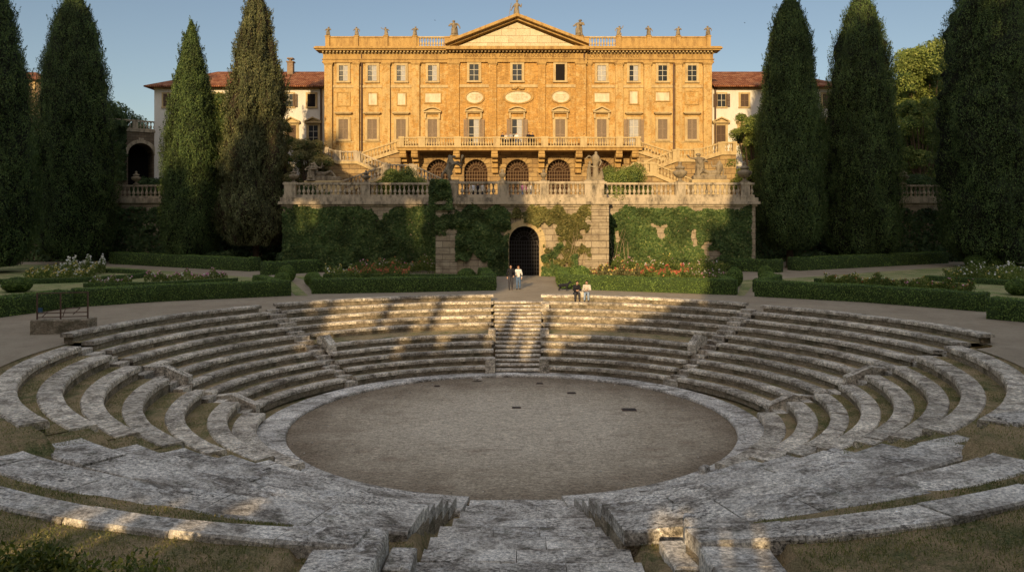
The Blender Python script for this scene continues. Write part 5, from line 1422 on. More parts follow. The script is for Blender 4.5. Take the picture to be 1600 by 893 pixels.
# plaques
def plaque(px, py, hw, hh, Y, oval, mat='plaque'):
    e = empty('wall_plaque', (fx(px), Y, fz(py)), None, None); e.parent = pal; e.location = Vector((fx(px), Y, fz(py))) - WLOC[pal.name]
    a, b = hw * K, hh * K; g = MB(); f = MB(); xc, zc_ = fx(px), fz(py)
    if oval:
        n = 28
        def ring(k, y): return [(xc + a * k * math.cos(2 * PI * i / n), y, zc_ + b * k * math.sin(2 * PI * i / n)) for i in range(n)]
        kk = 1 + .28 / max(b, .5) * .5
        i0, i1, o0, o1 = ring(1, Y - .16), ring(1, Y - .02), ring(kk, Y - .13), ring(kk, Y - .003)
        for i in range(n):
            j = (i + 1) % n; f.add([o0[i], o0[j], i0[j], i0[i]], [(0, 1, 2, 3)]); f.add([o1[i], o1[j], o0[j], o0[i]], [(0, 1, 2, 3)]); f.add([i0[i], i0[j], i1[j], i1[i]], [(0, 1, 2, 3)])
        g.fan(ring(1, Y - .06))
    else:
        t = 1.6 * K; g.box(xc - a, xc + a, Y - .06, Y - .02, zc_ - b, zc_ + b)
        for bx in ((xc - a - t, xc - a, zc_ - b - t, zc_ + b + t), (xc + a, xc + a + t, zc_ - b - t, zc_ + b + t), (xc - a, xc + a, zc_ - b - t, zc_ - b), (xc - a, xc + a, zc_ + b, zc_ + b + t)):
            f.box(bx[0], bx[1], Y - .12, Y - .003, bx[2], bx[3])
    obj('tablet', g, M[mat], e); obj('frame', f, M['trim'], e)
    return e
def text(parent, s, x, z, y, h, mat='letter', w=None, name='inscription'):
    c = bpy.data.curves.new(name, 'FONT'); c.body = s; c.size = h * 1.4; c.align_x = 'CENTER'; c.align_y = 'CENTER'; c.extrude = .004
    c.materials.append(M[mat]); o = bpy.data.objects.new(name, c); col.objects.link(o); bpy.context.view_layer.update(); dg = bpy.context.evaluated_depsgraph_get(); me = bpy.data.meshes.new_from_object(o.evaluated_get(dg)); bpy.data.objects.remove(o); o = bpy.data.objects.new(name, me); col.objects.link(o); o.rotation_euler = (PI / 2, 0, 0)
    o.parent = parent; o.location = Vector((x, y, z)) - WLOC[parent.name]
    if w:
        bpy.context.view_layer.update(); o.scale.x = w / max(.01, o.dimensions.x)
    return o
plaque(537, 155, 9, 9.5, YP, 0, 'facade'); plaque(1081, 153, 9.5, 9.5, YP, 0, 'facade')
plaque(582.5, 155, 6.5, 9, YP, 0); plaque(627.5, 155, 6, 9, YP, 0); plaque(676.5, 153, 12, 7, YP, 0)
q1 = plaque(742, 153, 13, 8.8, YC, 1); q2 = plaque(809.5, 152.5, 20, 9, YC, 1); q3 = plaque(876, 152, 13.5, 8.8, YC, 1)
plaque(940.5, 152.5, 11.5, 6.8, YP, 0); plaque(990, 152.5, 6, 9.5, YP, 0); plaque(1035, 151, 10.5, 6.5, YP, 0)
for q, px, w in ((q1, 742, 1.3), (q2, 809.5, 2.2), (q3, 876, 1.3)):
    for i, s in enumerate(('AVDITORI', 'MDCCLXII', 'VRBIS')): text(q, s, fx(px), fz(149.5 + i * 3.2), YC - .068, .13, 'trim', w * (.8, 1, .6)[i])
g = MB(); r = random.Random(3)
for i in range(22):
    t = r.uniform(-1, 1); g.ball((fx(809.5) + t * .75, YC - .15, fz(140.5) + (1 - abs(t)) * .25 + r.uniform(-.08, .1)), r.uniform(.07, .15), n=6, m=4)
obj('carved_crest', g, M['trim'], q2)
text(pal, 'NHXNR XVII L M   ASQHORVM AE  DONT LVND CODIT', fx(808), fz(88.6), YP - .51, .42, 'letter', fx(886) - fx(719))
text(pal, 'CVIX VIII LITTORI STVCO', fx(960), fz(88.4), YP - .212, .38, 'letter', fx(997) - fx(921))
text(pal, 'SIC ON', fx(1036), fz(88.4), YP - .212, .3, 'letter', 1.4)
# downpipes
for px, m in ((565.5, 'pipe'), (912.3, 'pipe'), (1052.5, 'rust')):
    g = MB(); y = YP - .12 if px != 912.3 else YP - .45
    g.tube((fx(px), y, fz(234) if px == 912.3 else TERR + 4), (fx(px), y, fz(84)), .11, n=8)
    for z in (18, 21, 24): g.tube((fx(px), y, z), (fx(px), y, z + .1), .15, n=8)
    obj('downpipe', g, M[m], pal)
# balcony
bx0, bx1 = fx(626), fx(998); YF = 90.4
g = MB(); g.box(bx0, bx1, YF, YP - .003, fz(237) - .05, fz(234) + .02); g.box(bx0 - .12, bx1 + .12, YF - .14, YP - .004, fz(234) + .021, fz(232.4))
obj('balcony_floor', g, M['trim'], pal)
kb = YF / FOC
for px in (631, 649, 714, 773, 846, 904, 966, 991):
    x = (px - 808) * kb * 1.012; zt = fz(237) - .051; r0 = MB(); w = .36
    for (y0, y1, za, zc2) in ((YF + .15, YP - .01, zt - .35, zt), (YF + .35, YP - .01, zt - .75, zt - .351), (YF + 1.0, YP - .01, zt - 1.25, zt - .751), (YF + 1.6, YP - .01, zt - 1.9, zt - 1.251), (YF + 2.0, YP - .01, zt - 2.5, zt - 1.901)):
        r0.bev(x - w, x + w, y0, y1, za, zc2, .04)
    r0.tube((x - w - .03, YF + .5, zt - .55), (x + w + .03, YF + .5, zt - .55), .3, n=10)
    obj('console', r0, M['trim'], pal)
Lb = bx1 - bx0
balustrade([(bx0 + .2, YF + .12, fz(232.4)), (bx1 - .2, YF + .12, fz(232.4))], 'long carved balcony balustrade across the palace front', mat='trim_lt', H=1.12, peds=[(.3, .28)] + [((px - 808) * kb - bx0 - .2, .4) for px in (659, 715, 776, 851, 912, 968)] + [(Lb - .7, .28)], sp=.3, wid=.26, plinth=.14, rail=.14, bal_w=.19)
for x in (bx0 + .2, bx1 - .2): 
    nm = 'left' if x < 0 else 'right'
    balustrade([(x, YF + .3, fz(232.4)), (x, YP - .1, fz(232.4))], f'short return of the balcony balustrade at its {nm} end', mat='trim_lt', H=1.1, sp=.3, wid=.24, plinth=.14, rail=.14, bal_w=.19)

# outer stairs of the palace: masonry ramps with balustrades
def flight(pA, pB, Y, depth, label, mat='ashlar', H=1.15, peds=True, mb='trim_lt', steps=True):
    a = W(*pA, Y); b = W(*pB, Y); a.z -= H; b.z -= H
    if a.x > b.x: a, b = b, a
    e = empty('masonry_staircase', ((a.x + b.x) / 2, Y, TERR), "sloping masonry ramp, " + label, "outdoor stairs", "scissor stairs of the palace")
    g = MB()
    g.hexa([(a.x, Y, TERR - .1), (b.x, Y, TERR - .1), (b.x, Y + depth, TERR - .1), (a.x, Y + depth, TERR - .1)], [(a.x, Y, a.z), (b.x, Y, b.z), (b.x, Y + depth, b.z), (a.x, Y + depth, a.z)])
    obj('ramp_wall', g, M[mat], e)
    g = MB(); g.bar((a.x, Y, a.z), (b.x, Y, b.z), .5, -.28, .03); obj('string_moulding', g, M['trim_lt'], e)
    L = math.hypot(b.x - a.x, b.z - a.z)
    balustrade([(a.x, Y + .05, a.z), (b.x, Y + .05, b.z)], label.replace('masonry', 'balustrade of') if False else 'balustrade along the ' + label, mat=mb, H=H, sp=.36, wid=.28, plinth=.16, rail=.16, bal_w=.22, peds=[(.2, .2), (L - .2, .2)])
flight((563, 238), (626, 218), 91.0, 2.2, 'upper left flight rising to the balcony')
flight((508, 230), (528, 236), 86.5, 2.4, 'far left short flight beside the white wing', mb='terr_stone')
flight((528, 236), (558, 236), 86.5, 2.4, 'upper left landing below the balcony flight', mb='terr_stone')
flight((558, 236), (604, 256), 86.5, 2.4, 'middle left flight descending right', mb='terr_stone')
flight((604, 256.5), (530, 284), 83.0, 2.4, 'lower left flight descending left', mb='terr_stone')
flight((604, 256.5), (646, 257), 83.0, 2.4, 'lower left landing behind the round bush', mb='terr_stone')
flight((646, 257), (700, 283), 83.0, 2.4, 'lower left flight descending right to the arches', mb='terr_stone')
flight((996, 220), (1050, 237), 91.0, 2.2, 'upper right flight descending from the balcony')
flight((1056, 233), (1090, 233), 86.5, 2.4, 'upper right landing below the balcony flight')
flight((1006, 252), (1056, 233), 86.5, 2.4, 'middle right flight descending left')
flight((1090, 233), (1127, 222), 86.5, 2.4, 'far right flight rising beside the white wing')
flight((1127, 222), (1150, 222), 86.5, 2.4, 'far right landing before the yellow green tree')
flight((1021, 254), (1088, 282), 83.0, 2.4, 'lower right flight descending right')
flight((994, 254), (1021, 254), 83.0, 2.4, 'lower right landing behind the round bush')
flight((994, 254), (940, 275), 83.0, 2.4, 'lower right flight descending left to the arches')

# ------------------------------------------------------------------ white wings, brick tower, arcade
KW = 99 / FOC
def wing(px0, px1, label, wins, lows, chimney, side):
    X = lambda q: (q - 808) * KW
    Z = lambda q: EYE + (340 - q) * KW
    e = empty('white_wing', (X((px0 + px1) / 2), 99, TERR), label, 'building', 'white wings of the palace')
    g = MB(); g.box(X(px0), X(px1), 99, 112, TERR, Z(136)); obj('wall', g, M['white'], e)
    x0, x1 = X(px0) - (.9 if side < 0 else 0), X(px1) + (.9 if side > 0 else 0); z0 = Z(137.5); zr = 27.75
    g = MB(); h = 6.5
    L0 = x0 + (h if side < 0 else 0); L1 = x1 - (h if side > 0 else 0)
    V = [(x0, 98, z0), (x1, 98, z0), (x1, 113, z0), (x0, 113, z0), (L0, 105.5, zr), (L1, 105.5, zr)]
    V2 = [(a, b, c + .16) for a, b, c in V]
    g.add(V + V2, [(0, 1, 5, 4), (1, 2, 5), (2, 3, 4, 5), (3, 0, 4), (6, 10, 11, 7), (7, 11, 8), (8, 11, 10, 9), (9, 10, 6), (0, 6, 7, 1), (1, 7, 8, 2), (2, 8, 9, 3), (3, 9, 6, 0)])
    rf = obj('roof', g, M['roof'], e)
    if chimney:
        g = MB(); x = X(chimney); g.box(x - .38, x + .38, 104, 104.8, 26.6, 28.9); g.box(x - .5, x + .5, 103.9, 104.9, 28.9, 29.05); g.box(x - .12, x + .12, 104.1, 104.7, 29.05, 29.35); g.box(x - .4, x + .4, 103.95, 104.85, 29.35, 29.5); obj('chimney', g, M['old_brick'], rf)
    g = MB(); g.box(X(px0), X(px1), 98.85, 98.997, Z(139.5), Z(137)); obj('eaves_band', g, M['trim_lt'], e)
    for px, kd in wins: window(e, px, 147, 167, 6.5, 99, KW, fr=2.5, trim='trim_lt', kind=kd, shm='shutter_dk', rows=2, dep=.1)
    for px, kd in lows: window(e, px, 196, 224, 7.5, 99, KW, fr=3.5, trim='trim_lt', kind=kd, hood=('tri', 192.5), shm='shutter_dk', rows=3, dep=.14)
    g = MB(); x = X(px1 - 6) if side < 0 else X(px0 + 4); g.tube((x, 98.8, TERR), (x, 98.8, Z(138)), .12); obj('downpipe', g, M['pipe'], e)
wing(241, 508, 'long white wing with terracotta roof left of the brick palace', [(487, 'dark'), (452, 'open'), (414, 'open'), (376, 'closed'), (340, 'open'), (300, 'closed'), (262, 'closed')], [(490, 'sash'), (456, 'closed'), (414, 'closed'), (376, 'closed'), (338, 'closed')], 435, -1)
wing(1113, 1312, 'white wing with terracotta roof right of the brick palace', [(1127, 'open'), (1163, 'closed'), (1203, 'closed'), (1243, 'closed'), (1291, 'closed')], [(1126, 'closed'), (1163, 'closed'), (1203, 'closed'), (1243, 'closed'), (1291, 'closed')], None, 1)

e = empty('brick_tower', (-62, 100, TERR), 'old brick corner building with tiled roof between the two leftmost cypresses', 'building')
k = 100 / FOC
g = MB(); g.box(-68, (64 - 808) * k, 100, 112, TERR - 1, EYE + (340 - 126) * k); obj('wall', g, M['old_brick'], e)
g = MB(); xr = (66 - 808) * k; g.box(-68.2, xr, 99.8, 112.2, EYE + (340 - 180) * k, EYE + (340 - 168) * k); g.box(-68.3, xr + .1, 99.7, 112.3, EYE + (340 - 207) * k, EYE + (340 - 203) * k); g.box((52 - 808) * k, (56 - 808) * k, 99.85, 100.1, TERR, EYE + (340 - 126) * k); obj('stone_band', g, M['trim_lt'], e)
g = MB(); zt = EYE + (340 - 126) * k; g.add([(-68.8, 99.2, zt), (xr + .5, 99.2, zt), (xr + .5, 113, zt), (-68.8, 113, zt), (-66, 105, zt + 2), (-65, 105, zt + 2)], [(0, 1, 5, 4), (1, 2, 5), (2, 3, 4, 5), (3, 0, 4), (3, 2, 1, 0)]); obj('roof', g, M['roof'], e)
# arcade, its wall runs away to the right
e = empty('arcade_wall', (-48, 98, TERR), 'old stone arcade with a dark arch and roof balustrade, left of the white wing', 'arcade')
g = MB(); arch_wall(g, -7, 6, TERR - .5, 18.9, 0, 3, [(.15, 1.5, 16.0)]); g2 = MB(); arch_ring(g2, .15, 1.52, 1.95, 16.0, -.12, .05, 11); g3 = MB(); arch_panel(g3, .15, 1.5, TERR - .5, 16.0, 2.9)
g.add([(6, 0, TERR - .5), (6, 6, TERR - .5), (6, 6, 18.9), (6, 0, 18.9)], [(0, 1, 2, 3)]); g2.box(-7.1, 6.1, -.15, .4, 18.9, 19.2)
ca, sa = math.cos(R(38)), math.sin(R(38))
def turnv(v): return (-47.6 + v[0] * ca - v[1] * sa, 98 + v[0] * sa + v[1] * ca, v[2])
for nme, q, m in (('wall', g, 'arcade'), ('arch_stones', g2, 'terr_stone'), ('dark_passage_panel', g3, 'void')):
    q.v = [turnv(v) for v in q.v]; obj(nme, q, M[m], e)
balustrade([Vector(turnv((-7, .12, 19.2))), Vector(turnv((6, .12, 19.2)))], 'weathered balustrade on the roof of the left arcade', H=1.15, sp=.4, wid=.3, plinth=.16, rail=.16, bal_w=.24, peds=[(1, .3), (6.5, .3), (12.6, .35)])
o = ivy(-6.9, -1.6, 10, 20.2, -.02, 5200, lambda x, z: 1 if nz(x * .5, z * .5, 2) > -.3 and z > 13 + x * .1 else 0, 'dark_leaf', 'dark ivy draped over the left half of the arcade', 79, size=.4, th=.8)
me = o.data
for v in me.vertices: v.co = turnv(v.co)

# ------------------------------------------------------------------ sculpture
def figure(seed, H=1.7, arm=0):
    """draped standing figure, one skin"""
    r = random.Random(seed); g = MB(); s = H / 1.7; sway = r.uniform(-.06, .06)
    P = lambda x, y, z: Vector((x * s, y * s, z * s))
    g.lathe((0, 0, 0), [(.3 * s, 0), (.3 * s, .08 * s)], 10)
    g.lathe((0, 0, .05 * s), [(.25 * s, 0), (.21 * s, .3 * s), (.2 * s, .6 * s), (.19 * s, .8 * s), (.14 * s, .98 * s)], 12, 0, 1, .8)
    g.cap(P(-.1, -.05, .1), P(-.08, -.08, .75), .11 * s, .12 * s); g.cap(P(.12, .02, .1), P(.08, 0, .8), .1 * s, .12 * s)
    g.cap(P(0, 0, .85), P(sway, 0, 1.28), .15 * s, .17 * s); g.cap(P(-.16 + sway, 0, 1.33), P(.16 + sway, 0, 1.33), .09 * s, .09 * s)
    g.cap(P(sway, 0, 1.36), P(sway * 1.5, -.01, 1.48), .06 * s, .055 * s); g.ball(P(sway * 1.6, -.02, 1.58), .095 * s, .11 * s, .125 * s); g.ball(P(sway * 1.6, .03, 1.62), .11 * s, .1 * s, .1 * s)
    sh = [P(-.2 + sway, 0, 1.33), P(.2 + sway, 0, 1.33)]
    poses = {0: (P(-.34, -.05, 1.08), P(-.2, -.22, 1.0)), 1: (P(.36, 0, 1.42), P(.42, -.05, 1.72)), 2: (P(.32, -.02, 1.08), P(.12, -.22, 1.12)), 3: (P(-.4, 0, 1.35), P(-.55, -.05, 1.55)), 4: (P(-.3, 0, 1.05), P(-.34, -.08, .8)), 5: (P(.3, 0, 1.05), P(.34, -.08, .8))}
    pl, pr = [(0, 2), (3, 2), (4, 1), (0, 5), (3, 1)][arm]
    for q, (el, ha) in ((0, poses[pl]), (1, poses[pr])):
        if (q == 0) != (el.x < 0): el.x *= -1; ha.x *= -1
        g.cap(sh[q], el, .065 * s, .052 * s); g.cap(el, ha, .05 * s, .04 * s); g.ball(ha, .055 * s)
    for k in range(5):
        a = r.uniform(-1, 1); g.cap(P(-.2 * a, -.17, 1.1), P(.2 * a + .06, -.2, .25), .035 * s, .045 * s)
    return remeshed(g, 'statue_body', M['statue'], .035 * s, disp=.01)
FIG = [figure(i, 1.7, i) for i in range(5)]
def statue(x, y, z, H, kind, rz, label, name='statue', group='weathered stone statues'):
    o = link(name, FIG[kind], None, (x, y, z)); k = H / 1.7; o.scale = (k * 1.85, k * 1.7, k * 1.04); o.rotation_euler.z = rz
    return tag(o, label, 'statue', group)
RG = 'statues along the palace roof line'
for i, (px, y0, y1, lab) in enumerate(((512, 56, 42.5, 'small roof statue on the far left corner of the palace'), (557, 56, 42.5, 'small roof statue, second from the left corner'), (603, 56, 43, 'small roof statue with raised arms, third from the left corner'), (648, 56, 42, 'small roof statue beside the left parapet balusters'),
        (710, 56, 33, 'tall roof statue at the left foot of the pediment'), (905, 56, 32, 'tall roof statue at the right foot of the pediment'), (967, 56, 41, 'small roof statue beside the right parapet balusters'), (1014, 56, 41, 'small roof statue, third from the right corner'), (1060, 56, 42, 'small roof statue, second from the right corner'), (1107, 56, 41, 'small roof statue on the far right corner of the palace'))):
    statue(fx(px), YP + .2, fz(56.2), (y0 - y1) * K * 1.04, (0, 3, 1, 0, 3, 0, 2, 3, 0, 3)[i], rng.uniform(-.5, .5), lab, group=RG)
g = MB()
q = .9
def statue_custom(build, vox, x, y, z, label, name='statue', cat='statue', group=None, mat='statue', rz=0, disp=.015):
    g = MB(); build(g); me = remeshed(g, name + '_body', M[mat], vox, disp=disp); o = link(name, me, None, (x, y, z)); o.rotation_euler.z = rz; return tag(o, label, cat, group)
def apex(g):
    g.box(-.9, .9, -.3, .3, 0, .28); g.lathe((0, 0, .2), [(.48, 0), (.36, .7), (.3, 1.2), (.2, 1.5)], 12, 0, 1, .7)
    g.cap((0, 0, 1.4), (.05, 0, 1.9), .24, .27); g.cap((.05, 0, 1.95), (.07, 0, 2.2), .1, .08); g.ball((.08, -.03, 2.36), .15, .17, .2)
    g.cap((.28, 0, 1.95), (.55, -.1, 1.6), .1, .08); g.cap((.55, -.1, 1.6), (.62, -.15, 1.95), .07, .06); g.cap((-.2, 0, 1.95), (-.5, -.05, 1.5), .1, .08); g.cap((-.5, -.05, 1.5), (-.62, -.05, 1.2), .07, .06)
    g.cap((-.62, -.05, 2.1), (-.95, -.05, .25), .045, .04)
    g.cap((.4, 0, .4), (1.0, 0, .35), .2, .14); g.ball((1.15, 0, .45), .15); g.ball((1.45, 0, .28), .16); g.ball((-1.15, 0, .3), .13); g.ball((1.3, 0, .15), .2); g.cap((-1.1, 0, .1), (-.4, 0, .25), .12, .2)
statue_custom(apex, .045, fx(807), YP - .1, fz(31.5) - .1, 'large statue with a spear crowning the pediment apex', group=RG)
# rearing horse on the terrace corner
def horse(g):
    g.box(-.75, .75, -.4, .4, 0, .15)
    g.cap((-.2, 0, .95), (.12, 0, 1.55), .36, .33); g.cap((.1, 0, 1.5), (.0, 0, 2.05), .26, .17); g.cap((0, 0, 2.1), (.34, 0, 2.22), .16, .09); g.ball((.4, 0, 2.18), .09)
    g.cap((-.02, .06, 2.2), (-.05, .07, 2.36), .05, .02); g.cap((-.02, -.06, 2.2), (-.05, -.07, 2.36), .05, .02)
    for k in range(6): g.ball((-.1 - .03 * k, 0, 2.2 - .15 * k), .13, .08, .13)
    for s in (-1, 1):
        g.cap((.25, .16 * s, 1.6), (.68, .17 * s, 1.62 + .12 * s), .14, .1); g.cap((.68, .17 * s, 1.62 + .12 * s), (.85, .17 * s, 1.28 + .3 * (s > 0)), .08, .06); g.ball((.88, .17 * s, 1.22 + .3 * (s > 0)), .09)
        g.cap((-.25, .2 * s, .95), (.08, .22 * s, .68), .24, .14); g.cap((.08, .22 * s, .68), (-.22, .22 * s, .4), .11, .08); g.cap((-.22, .22 * s, .4), (-.12, .22 * s, .15), .07, .08)
    g.cap((-.45, 0, .95), (-.72, 0, .6), .12, .12); g.cap((-.72, 0, .6), (-.7, 0, .2), .12, .07)
    g.cap((-.1, -.35, .2), (-.25, -.4, 1.0), .14, .17); g.cap((-.25, -.4, 1.0), (-.1, -.38, 1.35), .17, .14); g.ball((-.08, -.4, 1.58), .13, .14, .16); g.cap((-.1, -.4, 1.35), (.35, -.3, 1.55), .07, .05)
    g.cap((.9, .05, 1.7), (1.05, 0, 2.25), .05, .12)
statue_custom(horse, .045, -5.85, YB + .25, 11.28, 'rearing horse statue with a groom on the left corner of the gate block', group='sculptures of the terrace', rz=.15)
def trio(g):
    g.box(-.85, .85, -.4, .4, 0, .14)
    g.lathe((.1, 0, .1), [(.34, 0), (.27, .7), (.25, 1.2), (.18, 1.45)], 12, 0, 1, .8); g.cap((.1, 0, 1.4), (.1, 0, 2.0), .24, .4); g.cap((.1, 0, 2.1), (.12, 0, 2.3), .09, .08); g.ball((.12, -.03, 2.46), .15, .16, .19)
    g.cap((-.12, 0, 2.05), (-.5, -.08, 2.25), .1, .07); g.cap((-.5, -.08, 2.25), (-.8, -.08, 1.95), .07, .06); g.cap((.35, 0, 2.05), (.6, -.1, 1.7), .1, .08); g.cap((.6, -.1, 1.7), (.4, -.3, 1.35), .08, .06)
    g.lathe((-.5, -.05, .1), [(.24, 0), (.2, .5), (.2, .9), (.12, 1.15)], 10, 0, 1, .8); g.cap((-.5, -.05, 1.1), (-.45, -.05, 1.4), .14, .15); g.ball((-.42, -.08, 1.65), .12, .13, .15); g.cap((-.35, -.05, 1.35), (.0, -.2, 1.2), .06, .05)
    g.cap((.5, 0, .2), (.62, 0, .8), .2, .16); g.cap((.62, 0, .8), (.75, 0, .3), .12, .1); g.ball((.6, -.05, 1.05), .13)
statue_custom(trio, .045, 6.8, YB + .25, 11.28, 'tall standing statue group on the right corner of the gate block', group='sculptures of the terrace')
def bustf(g): g.lathe((0, 0, 0), [(.26, 0), (.26, .1), (.12, .18), (.12, .28), (.24, .42), (.3, .62), (.2, .74)], 12); g.ball((0, -.02, .9), .14, .15, .17); g.cap((0, 0, .68), (0, 0, .82), .08, .08)
statue_custom(bustf, .03, -1.3, YB + .12, 11.29, 'small dark bust on the balustrade pedestal left of the gate axis', group='sculptures of the terrace')
statue_custom(bustf, .03, 2.32, YB + .12, 11.29, 'small pale bust on the balustrade pedestal right of the gate axis', group='sculptures of the terrace', rz=.5)
def recl(g):
    g.box(-1.7, 1.7, -.5, .5, -.2, .2); g.cap((-.9, 0, .5), (-.1, 0, .45), .3, .28); g.cap((-.1, 0, .45), (.7, -.15, .75), .22, .16); g.cap((.7, -.15, .75), (1.1, -.15, .3), .15, .1); g.cap((-.1, .1, .4), (1.0, .15, .35), .22, .12)
    g.cap((-.95, 0, .5), (-1.05, 0, 1.15), .28, .4); g.ball((-1.05, -.03, 1.55), .17, .18, .21); g.cap((-1.05, 0, 1.25), (-1.05, 0, 1.4), .1, .1); g.cap((-.82, 0, 1.2), (-.3, -.1, 1.1), .11, .08); g.cap((-.3, -.1, 1.1), (-.2, -.1, 1.6), .08, .07); g.cap((-1.25, 0, 1.15), (-1.5, 0, .7), .11, .08); g.cap((-1.5, 0, .7), (-1.4, 0, .3), .09, .08)
for px, y0, lab, sx in ((507, 281, 'reclining statue on a plinth before the left palace stairs', 1), (1108, 279, 'reclining statue group on a plinth before the right palace stairs', -1)):
    p = W(px, y0, 79.5); o = statue_custom(recl, .06, p.x, 79.5, p.z + .1, lab, group='sculptures of the terrace'); o.scale.x = sx
    g = MB(); g.bev(p.x - 1.9, p.x + 1.9, 78.8, 80.2, TERR, p.z - .1, .06); o = obj('statue_plinth', g, M['trim_lt']); tag(o, 'long stone plinth under the ' + ('left' if sx > 0 else 'right') + ' reclining statue', 'plinth')
p = W(1094, 262, 80.5); statue(p.x, 80.6, p.z - 1.0, 2.4, 1, .2, 'standing stone figure behind the right reclining statue', group='sculptures of the terrace')
p = W(486, 282, 79); statue(p.x, 79, p.z, 1.7, 0, -.2, 'small pale standing statue under the olive tree', group='sculptures of the terrace')
# urns
URN = [(.3, 0), (.3, .08), (.14, .14), (.12, .4), (.2, .32), (.42, .5), (.5, .68), (.46, .76), (.3, .82), (.24, .9), (.34, .98), (.3, 1.06), (.14, 1.12), (.1, 1.25), (.14, 1.32), (.02, 1.42)]
g = MB(); g.lathe((0, 0, 0), URN, 16); URNME = g.mesh('urn', M['statue']); smooth(URNME, 60)
for px, Y, z, s, lab in ((458.5, YW, 11.5, .95, 'pale urn on the pedestal at the left end of the balustrade'), (571.5, YW, 11.5, .85, 'dark urn on the middle pedestal of the shaded left balustrade'), (1063, YW, 11.5, 1.42, 'large dark urn on the left pedestal of the sunlit right balustrade'), (1164, YW, 11.5, 1.42, 'large dark urn on the right pedestal beside the dense cypress'), (212, YO, 11.95, 1.1, 'dark urn on the shaded balustrade before the left arcade'), (1412, YO, 11.95, 1.3, 'dark urn on the shaded balustrade right of the middle right cypress')):
    e = empty('stone_urn', ((px - 808) * Y / FOC, Y + .12, z), lab, 'urn', 'stone urns on the terrace balustrades'); o = link('urn', URNME, e, WLOC[e.name]); o.scale = (s, s, s)

